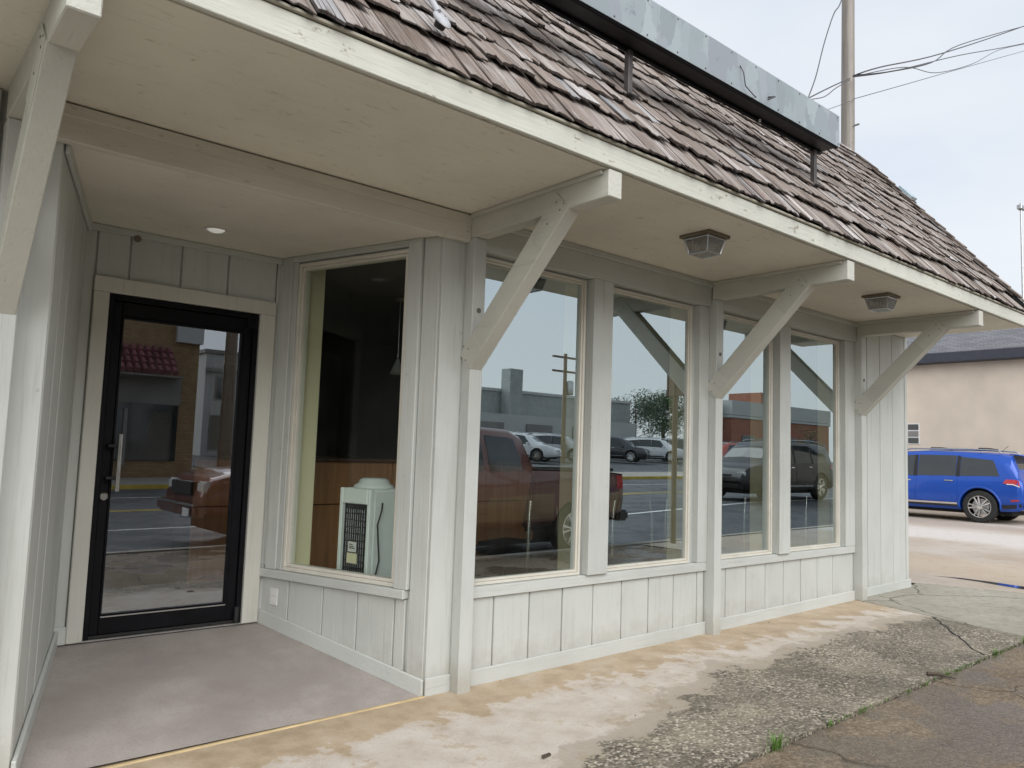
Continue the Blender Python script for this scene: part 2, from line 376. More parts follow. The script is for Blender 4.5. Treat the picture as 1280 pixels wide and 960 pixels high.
def brick_mat(name, c1, c2, mortar, w_=.22, h_=.075):
    t = NT(name); c = t.coord(rnd=False); x, y, z = (t.n('SeparateXYZ', {0: c}).outputs[i] for i in range(3))
    v = t.n('CombineXYZ', {0: t.m('ADD', x, y), 1: z}).outputs[0]
    b = t.n('TexBrick', {'Vector': v, 'Color1': (*c1, 1), 'Color2': (*c2, 1), 'Mortar': (*mortar, 1), 'Scale': 1., 'Mortar Size': .008, 'Brick Width': w_, 'Row Height': h_})
    t.bump(t.m('SUBTRACT', 1., b.outputs[1]), .5, .01)
    return t.set(col=t.mix(t.ramp(t.noise(c, 3), [(.35, .35), (.6, 0)]), b.outputs[0], sc3(c1, .6)), rough=.85)
M['ybrick'] = brick_mat('yellow_brick', (.27, .175, .085), (.37, .25, .13), (.15, .12, .085))
M['rbrick'] = brick_mat('red_brick', (.33, .10, .055), (.42, .15, .085), (.28, .22, .18))
M['gblock'] = brick_mat('grey_painted_block', (.34, .36, .35), (.37, .39, .38), (.27, .28, .28), .4, .2)
M['lgrey'] = plain('pale_grey_render', (.46, .47, .46), .85, .06, .6, .2)
M['stone'] = plain('grey_stone_panel', (.23, .22, .21), .8, .12, 1.4, .2)
M['redtile'] = plain('red_clay_tile', (.20, .075, .085), .7, .3, 2, .2)
M['bluepaint'] = carpaint('blue_car_paint', (.0, .062, .40), .2, .6)
M['redpaint'] = carpaint('dark_red_truck_paint', (.13, .042, .034), .3)
M['brownpaint'] = carpaint('bronze_truck_paint', (.20, .125, .065), .3)
M['darkpaint'] = carpaint('dark_suv_paint', (.016, .013, .015), .2, .35)
M['whitepaint'] = carpaint('white_car_paint', (.72, .73, .74), 0)
M['greypaint'] = carpaint('charcoal_car_paint', (.05, .053, .06), .5)
M['silvpaint'] = carpaint('silver_car_paint', (.40, .41, .42), .6)
M['orangpaint'] = carpaint('red_orange_car_paint', (.45, .06, .03), .1)
M['redlens'] = plain('red_tail_lens', (.40, .012, .018), .15, .2, coat=.8)
M['clearlens'] = plain('clear_headlight_lens', (.62, .63, .62), .12, .08, coat=.8)
def wood_mat(name, col, axis):
    t = NT(name); sc = [14, 14, 14]; sc[axis] = .8; c = t.coord(tuple(sc), False); g = t.noise(c, 1.6, 5)
    return t.set(col=t.ramp(g, [(.3, sc3(col, .75)), (.7, sc3(col, 1.15))]), rough=.4)
M['oak'] = wood_mat('honey_wood_veneer', (.62, .30, .135), 2)
M['oakdark'] = wood_mat('dark_wood_edge', (.12, .055, .025), 0)
M['pole'] = wood_mat('weathered_pole_wood', (.21, .187, .165), 2)
M['polebrown'] = wood_mat('brown_pole_wood', (.16, .11, .07), 2)
M['wire'] = plain('black_cable', (.06, .06, .068), .6, .2)
M['bark'] = plain('tree_bark', (.09, .07, .05), .9, .3, 8, .4)
def leaf_mat(name, c):
    t = NT(name); r = t.n('NewGeometry').outputs['Random Per Island']
    return t.set(col=t.ramp(r, [(0, sc3(c, .55)), (.5, c), (1, sc3(c, 1.6))]), rough=.6)
M['leaf'] = leaf_mat('leaf_green', (.055, .105, .03)); M['leafd'] = leaf_mat('leaf_dark_green', (.03, .06, .022))
M['grit'] = leaf_mat('loose_grit', (.24, .21, .17))
M['grass'] = leaf_mat('grass_green', (.10, .19, .035))

# ------------------------------------------------------------------ ground, walks, street
def sheet(name, xs, ys, zf, mat, thick=0):
    mb = MB(); nx, ny = len(xs), len(ys)
    vs = [(x, y, zf(x, y)) for y in ys for x in xs]
    fs = [(j*nx+i, j*nx+i+1, (j+1)*nx+i+1, (j+1)*nx+i) for j in range(ny-1) for i in range(nx-1)]
    if thick:
        n0 = len(vs); vs += [(x, y, z-thick) for x, y, z in vs]
        rim = [(i, 0) for i in range(nx)]+[(nx-1, j) for j in range(1, ny)]+[(i, ny-1) for i in range(nx-2, -1, -1)]+[(0, j) for j in range(ny-2, 0, -1)]
        ids = [j*nx+i for i, j in rim]
        fs += [(a, a+n0, b+n0, b) for a, b in zip(ids, ids[1:]+ids[:1])]
    mb.add(vs, fs)
    return tag(mb.build(name, mat), kind='structure')
XS = [-400, -150, -60, -20, -8, -4, 0, 4, 8, 12, 16, 20, 30, 45, 60, 120, 400]
def zstreet(x, y):
    a = min(max((x-6)/10, 0), 1)*min(max((-y-4.5)/4, 0), 1); return G(x, y)-.13+.30*a
def zground(x, y):
    if y > -4.5: return G(x, y)-.16
    return (zstreet(x, y) if y > -20.5 else G(x, y)+.30*min(max((x-6)/10, 0), 1))-.05
tag(sheet('ground', XS, [-400, -150, -60, -46, -36, -28, -24, -21, -20.2, -12, -8.5, -4.6, -4.4, 0, 10, 30, 100, 400], zground, M['dirt']), kind='structure')
sheet('sidewalk', [-8, -4, -2, 0, 2, 4.0, 5.19], [-1.74, -.6, .05], lambda x, y: G(x)-.002, M['walk'], .12)
# the joint to the apron runs across the walk
mb = MB(); mb.prism([(5.215, .05), (4.80, -1.74), (7.25, -1.74), (7.3, -.9), (6.95, .05)], 2, 0, .12)
for i, p in enumerate(mb.v): mb.v[i] = (p[0], p[1], G(p[0])+.004-.12+p[2])
tag(mb.build('concrete_apron', M['slab'], bev=.008), kind='structure')
sheet('asphalt_walk', [-8, -4, 0, 4, 8, 12], [-4.35, -3, -1.765], lambda x, y: G(x)-.012-.006*(-1.765-y), M['asph'], .12)
sheet('kerb', [-40, -8, 8, 14], [-4.50, -4.36], lambda x, y: G(x)-.006, M['farwalk'], .2)
sheet('alley', [7.0, 9, 12, 16, 21, 30], [-4.3, -2, 0, 3, 8, 20, 60], lambda x, y: G(x)-.014, M['alley'])
sheet('street', [-150, -60, -20, -8, 0, 6, 8, 10, 12, 14, 16, 20, 30, 45, 60, 150], [-20, -16, -12, -8.5, -6, -4.51], zstreet, M['street'])
def zfar(x, y): return G(x, y)+.30*min(max((x-6)/10, 0), 1)
sheet('far_kerb', [-60, -8, 6, 16, 60], [-20.2, -20.0], lambda x, y: zfar(x, y)-.004, M['yellow'], .2)
sheet('far_sidewalk', [-60, -8, 6, 16, 60], [-23.4, -21, -20.21], lambda x, y: zfar(x, y)+.004, M['farwalk'], .1)
sheet('parking_lot', [9, 16, 30, 45, 60, 80], [-60, -46, -38, -30, -23.41], lambda x, y: zfar(x, y)-.01, M['street'])
for y in (-8.2, -12.0, -12.25, -16.2):
    sheet('lane_marking', [-60, -8, 0, 6, 8, 10, 12, 14, 16, 20, 30, 45, 60], [y-.06, y+.06], lambda x, y: zstreet(x, y)+.004, M['yellow'] if -13 < y < -11 else M['white'])
def crack(pts, wd=.008):
    mb = MB(); rr = random.Random(3); P = []
    for (a, b) in zip(pts, pts[1:]):
        for i in range(8):
            f = i/8; P.append((a[0]+(b[0]-a[0])*f+rr.uniform(-.012, .012), a[1]+(b[1]-a[1])*f+rr.uniform(-.012, .012)))
    for i in range(len(P)-1):
        (x0, y0), (x1, y1) = P[i], P[i+1]; d = hypot(x1-x0, y1-y0); nx_, ny_ = -(y1-y0)/d*wd*rr.uniform(.4, 1), (x1-x0)/d*wd*rr.uniform(.4, 1)
        z = lambda x: G(x)+.0015
        mb.add([(x0-nx_, y0-ny_, z(x0)), (x1-nx_, y1-ny_, z(x1)), (x1+nx_, y1+ny_, z(x1)), (x0+nx_, y0+ny_, z(x0))], [(0, 1, 2, 3)])
    tag(mb.build('crack', M['dark']), kind='structure')
crack([(5.03, -.86), (4.75, -1.05), (4.46, -1.25), (3.94, -1.6), (3.8, -1.73)])

# ------------------------------------------------------------------ the storefront building
B = thing('storefront_building', 'pale grey board sided storefront with big windows under a brown shake mansard roof', 'building')
Y0 = -.015
S_, PW, PD = 2.6016, .0986, -.114
PX = [-2.5178, 0., S_, 2*S_]
K0 = (-.1719, .002); A0 = (-.608, 1.406); L0 = (-2.292, .002); LA = (-1.8947, 1.406)
def unit(a, b): d = hypot(b[0]-a[0], b[1]-a[1]); return ((b[0]-a[0])/d, (b[1]-a[1])/d), d
uS, LS = unit(A0, K0); uL, LL = unit(L0, LA)
FS = frame3(A0, uS, (-uS[1], uS[0])); FL = frame3(L0, uL, (-uL[1], uL[0]))
def zr(y): return -.028+.232*min(max(y/1.406, 0), 1)         # ramp height

def boards(M_, xs, z0, z1, y=Y0, th=.02, gap=.004, mat='sidV', strip=.0):
    """vertical boards between the joints xs, each its own part with eased edges; z0 may be a function of local x"""
    for a, b in zip(xs, xs[1:]):
        za, zb = (z0(a), z0(b)) if callable(z0) else (z0, z0)
        dy = random.uniform(-.0015, .0015)
        mb = MB(M_); mb.prism([(a+gap, za), (b-gap, zb), (b-gap, z1), (a+gap, z1)], 1, y+dy, y+dy+th)
        mb.build('siding_board', M[mat], B, bev=.004)
        if strip:      # narrow tongue showing in the joint
            mb = MB(M_); mb.prism([(a-gap*.98, za), (a+gap*.98, za), (a+gap*.98, z1), (a-gap*.98, z1)], 1, y+.016, y+th+.002); mb.build('joint_strip', M[mat], B)
def strip(M_, x0, x1, y0, y1, za, zb, h, mat, name='baseboard', bev=.004):   # sloping strip, lower edge za->zb
    mb = MB(M_); mb.prism([(x0, za), (x1, zb), (x1, zb+h), (x0, za+h)], 1, y0, y1); return mb.build(name, M[mat], B, bev=bev)
def part(name, x0, x1, y0, y1, z0, z1, mat, M_=None, parent=None, bev=.004):
    return MB(M_).box(x0, x1, y0, y1, z0, z1).build(name, M[mat], parent or B, bev=bev)
I4 = Matrix.Identity(4)
# backing walls (behind the boards)
def wall(name, M_, x0, x1, y0, y1, za, zb, z1, mat='dark', holes=()):
    """slab with rectangular holes (x0,x1,z0,z1) cut by building it from strips"""
    mb = MB(M_); xs = sorted({x0, x1, *[h[0] for h in holes], *[h[1] for h in holes]})
    for a, b in zip(xs, xs[1:]):
        hs = [h for h in holes if h[0] <= a+1e-6 and h[1] >= b-1e-6]
        if not hs: mb.box(a, b, y0, y1, za, z1)
        else:
            h = hs[0]
            if h[2] > za: mb.box(a, b, y0, y1, za, h[2])
            if h[3] < z1: mb.box(a, b, y0, y1, h[3], z1)
    return mb.build(name, M[mat], B)
WB, WT = .586, 2.723
FW = [(.02, 1.150), (1.375, 2.425), (2.62, 3.672), (3.885, 4.950)]          # rough openings on the front
wall('wall', I4, -.15, 6.53, .02, .10, -.3, -.3, 3.0, 'sidV', [(a, b, WB, WT) for a, b in FW])
wall('wall', I4, -6.5, -2.31, .02, .10, -.3, -.3, 3.0, 'sidV')
wall('wall', FS, -.02, LS-.02, .012, .09, -.3, -.3, 2.9, 'sidV', [(.19, 1.238, WB, 2.735)])
wall('wall', FL, .02, LL+.02, .012, .09, -.3, -.3, 2.9, 'sidV')
FD = frame3((0, 1.406), (1, 0), (0, 1))
DX0, DX1, DZ0, DZ1 = -1.735, -.757, .213, 2.363
wall('wall', FD, -1.93, -.58, .012, .10, -.3, -.3, 2.9, 'sidV', [(DX0, DX1, -.3, DZ1)])
wall('wall', I4, 6.40, 6.53, .11, 9.0, -.4, -.4, 3.04, 'sidV'); part('parapet', 6.41, 6.529, .565, 9.0, 3.05, 5.14, 'sidV')
# front lower panels
bay1 = [.1] + [.341+.3085*i for i in range(8)] + [2.595]
boards(I4, bay1, lambda x: G(x)+.03, .52, gap=.006, strip=1)
bay2 = [2.71] + [2.904+.3098*i for i in range(7)] + [5.20]
boards(I4, bay2, lambda x: G(x)+.03, .52, gap=.006, strip=1)
boards(I4, [5.302, 5.532, 5.84, 6.15, 6.476, 6.55], lambda x: G(x)+.03, 2.948, gap=.006, strip=1)
boards(I4, [-6.4+.31*i for i in range(13)]+[-2.53], lambda x: G(x)+.02, 2.948, gap=.006)
def base(M_, x0, x1, za, zb, y=Y0): strip(M_, x0, x1, y-.018, y-.001, za-.02, zb-.02, .115, 'sidX')
base(I4, .0995, 2.600, G(.1), G(2.6)); base(I4, 2.7015, 5.202, G(2.7), G(5.2)); base(I4, 5.303, 6.565, G(5.3), G(6.56)); base(I4, -6.4, -2.52, G(-6.4), G(-2.5))
strip(I4, .0995, 2.600, Y0-.024, Y0+.03, .515, .515, .0695, 'sidX', 'window_sill'); strip(I4, 2.7015, 5.202, Y0-.024, Y0+.03, .515, .515, .0695, 'sidX', 'window_sill')
# trims between the front windows
for a, b in ((1.157, 1.364), (3.688, 3.876)): part('mullion', a, b, -.062, .03, .586, 2.737, 'sidV')
for a, b in ((2.470, 2.600), (4.995, 5.202)): part('window_trim', a, b, -.040, .03, .586, 2.737, 'sidV')
for a, b in ((.0995, 2.6), (2.7015, 5.202)):
    part('window_header', a, b, -.0615, .03, 2.738, 2.95, 'sidX'); part('cornice_strip', a, b, -.082, -.0625, 2.905, 2.949, 'sidX')
part('corner_board', -.176, -.001, -.022, .018, G(0)-.02, 2.789, 'sidV')
strip(I4, -.182, -.0005, -.036, -.0225, G(0)-.02, G(0)-.02, .12, 'sidX')
part('corner_board', -2.418, -2.288, -.022, .018, G(-2.4)-.02, 2.789, 'sidV')

def window(M_, x0, x1, z0, z1, y, gmat, fw=.034, name='window'):
    """cream frame in two steps, pane set back in it"""
    mb = MB(M_); o = fw
    def ring(a, b, c, d, wd, ya, yb):
        mb.box(a, b, ya, yb, d-wd, d); mb.box(a, b, ya, yb, c, c+wd); mb.box(a, a+wd, ya, yb, c+wd, d-wd); mb.box(b-wd, b, ya, yb, c+wd, d-wd)
    ring(x0, x1, z0, z1, o*.55, y, y+.075); i = o*.55+.0015
    ring(x0+i, x1-i, z0+i, z1-i, o*.45, y+.012, y+.07)
    f = mb.build(name, M['cream'], B, bev=.002)
    g = MB(M_).box(x0+o-.004, x1-o+.004, y+.030, y+.036, z0+o-.004, z1-o+.004).build('pane', M[gmat], f)
    return f
FX = [(.03, 1.137), (1.384, 2.412), (2.632, 3.660), (3.896, 4.937)]
for a, b in FX: window(I4, a, b, .5875, 2.7235, .0, 'glassF')
# interior returns of the openings (cream plaster)
for a, b in ((1.15, 1.372), (2.428, 2.617), (3.675, 3.882), (4.953, 6.39)):
    part('plaster_column', a, b, .101, .25, .2, 2.77, 'incream')
part('plaster_column', -.02, .017, .101, .2, .2, 2.77, 'incream')
part('interior_sill', .02, 4.95, .101, .30, .50, .575, 'incream')

# ---- the alcove: splayed window wall
wx = lambda s: LS-s
zl = lambda x: zr((LS-x)*(-uS[1])*-1 if False else (A0[1]+uS[1]*x))
js = [0.0]+[wx(s) for s in (1.193, .865, .556, .245)]+[LS+.004]
boards(FS, js[:-1]+[wx(.156)], lambda x: zl(x)+.03, .515, y=-.012)
boards(FS, [wx(.133), LS+.002], lambda x: zl(x)+.03, 2.788, y=-.013)
strip(FS, 0, LS+.012, -.034, -.014, zl(0)-.005, zl(LS)-.005, .10, 'sidX')
strip(FS, .005, wx(.150), -.050, .02, .522, .522, .055, 'sidX', 'window_sill')
part('window_casing', wx(.245), wx(.135), -.036, .02, .578, 2.788, 'sidV', FS)
part('window_casing', .045, .150, -.030, .02, .578, 2.788, 'sidV', FS)
part('window_casing', .1505, wx(.246), -.030, .02, 2.748, 2.788, 'sidX', FS)
part('window_casing', .1505, .196, -.020, .02, .578, 2.747, 'sidV', FS)
boards(FS, [0.0, .044], .6, 2.788, y=-.012)
window(FS, wx(1.270), wx(.2465), .580, 2.735, -.012, 'glassS', .044)
MBc = FS
part('plaster_column', .10, .185, .091, .26, .2, 2.77, 'incream', FS); part('plaster_column', 1.24, 1.30, .091, .2, .2, 2.77, 'incream', FS)
part('interior_sill', .19, 1.238, .091, .24, .50, .575, 'incream', FS)
# outlet cover on the splayed wall
ou = MB(FS).box(wx(1.366), wx(1.292), -.022, -.0125, .335, .450).build('outlet_cover', M['white'], B, bev=.003)
for zc in (.367, .418):
    q = MB(FS).box(wx(1.348), wx(1.310), -.0255, -.0225, zc-.017, zc+.017).build('socket', M['white'], ou, bev=.003)
# left alcove wall
boards(FL, [0, .31, .62, .93, 1.24, LL], lambda x: zr(L0[1]+uL[1]*x)+.02, 2.788, y=-.012)
strip(FL, -.03, LL, -.034, -.014, zr(0)-.005, zr(1.406)-.005, .10, 'sidX')
strip(FL, 0, LL, -.034, -.014, 2.735, 2.735, .052, 'sidX', 'cornice_strip')
# door wall
boards(FD, [-1.90, -1.8265], .225, 2.788, y=-.012); boards(FD, [-.643, -.600], .225, 2.788, y=-.012)
boards(FD, [-1.825, -1.631, -1.311, -.996, -.6435], 2.46, 2.788, y=-.012, strip=1, gap=.005)
strip(FD, -1.895, -1.826, -.030, -.013, .205, .205, .105, 'sidX')
part('cornice_strip', -1.89, -.61, -.032, -.013, 2.745, 2.788, 'sidX', FD)
part('door_casing', -1.826, -1.736, -.034, .02, .208, 2.3645, 'casing', FD)
part('door_casing', -.756, -.6435, -.034, .02, .208, 2.3645, 'casing', FD)
part('door_casing', -1.828, -.642, -.037, .02, 2.365, 2.461, 'casing', FD)
MB(FD).lathe([(.0, 0), (.022, 0), (.022, .012), (.012, .03), (0, .03)], (-1.60, -.04, 2.735), 1, 10).build('cable_stub', M['brass'], B)
# glazed door
mb = MB(FD)
mb.box(-1.7345, -1.7, -.012, .09, .216, 2.3625); mb.box(-.792, -.7575, -.012, .09, .216, 2.3625); mb.box(-1.6995, -.7925, -.012, .09, 2.325, 2.3625)
door = mb.build('door', M['black'], B, bev=.003)
mb = MB(FD); dx0, dx1 = -1.698, -.794
mb.box(dx0, dx0+.052, .008, .055, .236, 2.321); mb.box(dx1-.062, dx1, .008, .055, .236, 2.321)
mb.box(dx0+.0525, dx1-.0625, .008, .055, 2.228, 2.321); mb.box(dx0+.0525, dx1-.0625, .008, .055, .236, .345)
mb.build('leaf_frame', M['black'], door, bev=.003)
mb = MB(FD)
for a, b, c_, d_ in ((dx0+.053, dx0+.066, .346, 2.227), (dx1-.076, dx1-.063, .346, 2.227)): mb.box(a, b, .003, .05, c_, d_)
mb.box(dx0+.0665, dx1-.0765, .003, .05, 2.214, 2.227); mb.box(dx0+.0665, dx1-.0765, .003, .05, .346, .358)
mb.build('glazing_bead', M['black'], door, bev=.002)
MB(FD).box(dx0+.06, dx1-.07, .024, .030, .352, 2.22).build('pane', M['glassD'], door)
MB(FD).box(dx0+.06, dx1-.07, .0005, .0075, .339, .3455).build('bead_trim', M['alu'], door)
mb = MB(FD); mb.tube([(-1.618, -.075, 1.12), (-1.618, -.075, 1.475)], .013, 12)
hd = mb.build('handle', M['chrome'], door, smooth=40)
mb = MB(FD)
for z in (1.20, 1.40): mb.tube([(-1.672, .01, z), (-1.672, -.045, z), (-1.618, -.062, z)], .011, 8)
mb.build('mount', M['blackp'], hd, smooth=40)
MB(FD).lathe([(0, .004), (.024, .004), (.024, -.008), (.017, -.014), (0, -.014)], (-1.672, .0, 1.085), 1, 16).build('lock_cylinder', M['chrome'], door, smooth=30)
MB(FD).box(-1.74, -.752, -.030, .06, .205, .2155).build('threshold', M['alu'], door, bev=.003)
MB(FD).box(dx0, dx1, -.002, .0075, .219, .234).build('door_sweep', M['blackp'], door)
MB(FD).lathe([(0, 0), (.018, 0), (.018, .10), (.012, .105), (0, .105)], (dx1+.004, -.016, .222), 2, 12).build('pivot_hinge', M['blackp'], door, smooth=30)
MB(FD).box(-.842, -.79, -.014, .0, 2.255, 2.35).build('top_pivot', M['black'], door, bev=.004)
# ramp floor and its yellow front edge
mb = MB(); n = 6
prof = [(.0+1.43*i/n) for i in range(n+1)]; prof[0] = -.02
vs = []; lx = lambda y: L0[0]+(LA[0]-L0[0])*y/1.406; rx = lambda y: K0[0]+(A0[0]-K0[0])*y/1.406
for y in prof: vs += [(lx(y)-.01, y, zr(y)), (rx(y)+.01, y, zr(y))]
fs = [(2*i, 2*i+1, 2*i+3, 2*i+2) for i in range(n)]
mb.add(vs, fs); tag(mb.build('ramp', M['ramp']), kind='structure')
strip(I4, -2.28, -.185, -.048, -.0205, G(-2.3)-.02, G(-.17)-.02, .024, 'tan', 'edge_strip', .006)
# ---- soffit, header, fascia, brackets
part('soffit', -6.5, 6.53, -1.243, .1, 2.951, 2.975, 'soffit', bev=0)
mb = MB(); mb.prism([(-2.45, -.02), (-.05, -.02), (-.1, .1), (-.55, 1.5), (-1.95, 1.5), (-2.4, .1)], 2, 2.79, 2.81); mb.build('alcove_ceiling', M['soffit'], B)
part('header_beam', -2.418, -.001, -.075, -.0215, 2.772, 2.943, 'beamX')
part('header_strip', -2.418, -.001, -.082, -.0765, 2.885, 2.943, 'beamX')
xs = -6.5
for xe in (-2.3, 2.1, 6.555):
    part('fascia', xs+.001, xe-.001, -1.272, -1.2445, 2.956, 3.076, 'fascia'); xs = xe
part('drip_edge', -6.5, 6.56, -1.286, -1.2, 3.0775, 3.095, 'drip')
s2 = .1485/sqrt(2)
for i, x in enumerate(PX):
    zb = G(x)-.02 if x > -1 else G(x)-.02
    p = part('post', x, x+PW, PD, -.0015 if i != 1 else -.0235, zb, 2.799, 'sidV', bev=.005)
    if i == 1: MB().box(x, x+PW, -.0225, -.0015, zb, 2.799).build('post_filler', M['sidV'], p)
    MB().box(x-.002, x+PW+.002, -1.261, -.0635, 2.80, 2.9495).build('beam', M['beamY'], p, bev=.005)
    P1 = (PD, 1.952); P2 = (-.965, 2.803)
    br = MB().prism([P1, (P1[0]+s2, P1[1]+s2), (P2[0]+s2, P2[1]+s2), P2], 0, x-.007, x+PW-.006).build('brace', M['beamY'], p, bev=.004)
    ud = (P2[0]-P1[0], P2[1]-P1[1]); ul = hypot(*ud); ud = (ud[0]/ul, ud[1]/ul)
    for (a_, b_) in ((-.002, .17), (ul-.30, ul+.002)):
        q = [(P1[0]+ud[0]*a_, P1[1]+ud[1]*a_), (P1[0]+ud[0]*b_, P1[1]+ud[1]*b_)]
        MB().prism([(q[0][0]+.004, q[0][1]+.004), (q[0][0]+s2-.002, q[0][1]+s2-.002), (q[1][0]+s2-.002, q[1][1]+s2-.002), (q[1][0]+.004, q[1][1]+.004)], 0, x-.0105, x-.0072).build('lap_plate', M['beamY'], p, bev=.001)
    mb = MB()
    for (yy, zz) in ((-.075, 2.01), (-.03, 2.03), (-.10, 2.08), (-.05, 2.10), (-.90, 2.80), (-.87, 2.85), (-.80, 2.74), (-.93, 2.83)):
        mb.lathe([(0, 0), (.006, 0), (.005, -.003), (0, -.003)], (x-.0100, yy, zz), 0, 6)
    mb.build('nail_heads', M['nail'], br)['kind'] = 'stuff'
    MB().lathe([(0, 0), (.017, 0), (.017, -.004), (.010, -.005), (.009, -.001), (0, -.001)], (x+.05, PD, 2.33), 1, 14).build('bolt_hole', M['nail'], p)
for x in (PX[1], PX[2], PX[3]): MB().box(x-.022, x-.003, -1.22, -.083, 2.925, 2.9495).build('beam_strip', M['beamY'], B, bev=.003)
# rear of the building: flat roof, inner gable
mb = MB(); mb.box(-6.5, 6.52, .56, 9, 5.16, 5.24); mb.build('flat_roof', M['stone'], B)
wall('wall', I4, -6.6, -6.5, -1.2, 9.0, -.4, -.4, 5.1, 'sidV'); wall('wall', I4, -6.5, 6.4, 8.9, 9.0, -.4, -.4, 5.1, 'sidV')

# interior shell
part('interior_floor', -6.4, 6.39, .105, 8.88, .10, .2, 'infloor', bev=0) if False else None
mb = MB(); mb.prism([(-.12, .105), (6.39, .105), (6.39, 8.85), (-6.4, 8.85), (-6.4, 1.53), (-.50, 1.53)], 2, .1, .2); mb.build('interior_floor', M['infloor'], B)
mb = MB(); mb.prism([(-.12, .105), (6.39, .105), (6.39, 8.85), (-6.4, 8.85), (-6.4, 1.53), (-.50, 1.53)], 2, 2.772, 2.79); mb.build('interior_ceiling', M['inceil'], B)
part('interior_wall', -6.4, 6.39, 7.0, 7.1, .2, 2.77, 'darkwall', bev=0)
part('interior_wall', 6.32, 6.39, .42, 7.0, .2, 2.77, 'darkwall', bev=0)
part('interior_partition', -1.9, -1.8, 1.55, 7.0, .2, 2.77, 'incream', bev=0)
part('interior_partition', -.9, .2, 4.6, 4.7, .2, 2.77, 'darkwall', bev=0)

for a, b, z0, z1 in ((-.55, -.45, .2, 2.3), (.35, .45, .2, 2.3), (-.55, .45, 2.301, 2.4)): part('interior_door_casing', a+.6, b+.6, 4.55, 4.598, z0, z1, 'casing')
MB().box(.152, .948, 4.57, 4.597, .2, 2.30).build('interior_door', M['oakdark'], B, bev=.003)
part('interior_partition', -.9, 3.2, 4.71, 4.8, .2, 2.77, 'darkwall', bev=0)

# ---- mansard roof of split shakes
E0 = Vector((0, -1.285, 3.098)); TOP = Vector((0, .578, 5.30)); sl = (TOP-E0); SL = sl.length; sd_ = sl.normalized()
nrm = Vector((0, -sd_.z, sd_.y))
mb = MB(); a = E0-nrm*.05+sd_*.03; b = TOP-nrm*.05
mb.hexa([(-6.5, a.y, a.z), (6.53, a.y, a.z), (6.53, b.y, b.z), (-6.5, b.y, b.z)], [tuple(Vector((x, y, z))+nrm*.03) for x, y, z in ((-6.5, a.y, a.z), (6.53, a.y, a.z), (6.53, b.y, b.z), (-6.5, b.y, b.z))])
roof = mb.build('roof', M['dark'], B)
part('gable_wall', 6.41, 6.528, -1.19, .1, 2.98, 3.05, 'sidV')
mb = MB(); mb.prism([(-1.20, 3.05), (.56, 5.14), (.56, 3.05)], 0, 6.41, 6.527); mb.build('gable_wall', M['sidV'], B)
def shake_geo(w_, ln, th, rng):
    """a split cedar shake: local x across, y up the slope from the ragged butt, z off the roof; ridged along the grain"""
    k = max(3, int(w_/.035)); xs_ = [w_*i/k-w_/2 for i in range(k+1)]
    for i in range(1, k): xs_[i] += rng.uniform(-.008, .008)
    hs = [rng.uniform(-.003, .003) for _ in xs_]; bt = [rng.uniform(-.016, .016) for _ in xs_]; sk = rng.uniform(-.03, .03)
    vs = []
    for i, x in enumerate(xs_):
        f = x/w_
        vs += [(x, bt[i]+sk*f, 0), (x, bt[i]+sk*f+.003, th+hs[i]-.003), (x, bt[i]+sk*f+.012, th+hs[i]), (x, ln*.5, th*.66+hs[i]*.8), (x, ln, .006), (x, ln, 0)]
    fs = []
    for i in range(k):
        for j in range(5): fs.append((i*6+j, (i+1)*6+j, (i+1)*6+j+1, i*6+j+1))
    for i in (0, k): fs.append(tuple(i*6+j for j in range(6)))
    return vs, fs
def shake_mesh(name, items):
    """items: list of (verts, faces, matrix or None); stores grain coordinates"""
    V, F, Gc = [], [], []
    for vs, fs, mt in items:
        o = len(V); ox = random.uniform(0, 50)
        V += [tuple(mt @ Vector(p)) if mt else p for p in vs]; F += [[o+i for i in f] for f in fs]; Gc += [(p[0]+ox, p[1]+ox*.3, p[2]) for p in vs]
    me = bpy.data.meshes.new(name); me.from_pydata(V, [], F); me.materials.append(M['shake'])
    at = me.attributes.new('grain', 'FLOAT_VECTOR', 'POINT'); at.data.foreach_set('vector', [c for p in Gc for c in p])
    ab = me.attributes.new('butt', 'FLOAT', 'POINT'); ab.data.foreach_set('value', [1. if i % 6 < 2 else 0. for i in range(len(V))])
    bm = bmesh.new(); bm.from_mesh(me); bmesh.ops.recalc_face_normals(bm, faces=bm.faces); bm.to_mesh(me); bm.free()
    return me
rng = random.Random(11)
protos = []
for i in range(14):
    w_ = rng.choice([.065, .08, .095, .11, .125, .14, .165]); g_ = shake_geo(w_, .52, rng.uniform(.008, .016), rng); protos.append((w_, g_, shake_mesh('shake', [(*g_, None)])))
EXPO = .256; rows = 11; places = []
for r in range(rows):
    x = -4.6+rng.uniform(0, .1)
    while x < 6.545:
        pi_ = rng.randrange(len(protos)); w_ = protos[pi_][0]*rng.uniform(.9, 1.15)
        w_ = min(w_, 6.57-x)
        if w_ < .04: break
        d = r*EXPO+(rng.uniform(-.05, .05) if r else rng.uniform(-.012, .012))-.006
        lift = .006+rng.uniform(0, .009)
        places.append((x+w_/2, d, lift, pi_, w_/protos[pi_][0], rng.uniform(-.012, .012), r)); x += w_+rng.uniform(.002, .008)
tilt = math.asin(.032/.52)
def shake_mat4(x, d, lift, s, skew, r):
    ti = tilt*(.25 if r == 0 else 1.0); p = E0+sd_*d+nrm*(lift+(.0 if r == 0 else .027))
    ya = (sd_*cos(ti)-nrm*sin(ti)); za = (nrm*cos(ti)+sd_*sin(ti)); xa = Vector((1, 0, 0))
    xa = xa*cos(skew)+ya*sin(skew); ya = za.cross(xa)
    return Matrix(((xa.x*s, ya.x, za.x, x), (xa.y*s, ya.y, za.y, p.y), (xa.z*s, ya.z, za.z, p.z), (0, 0, 0, 1)))
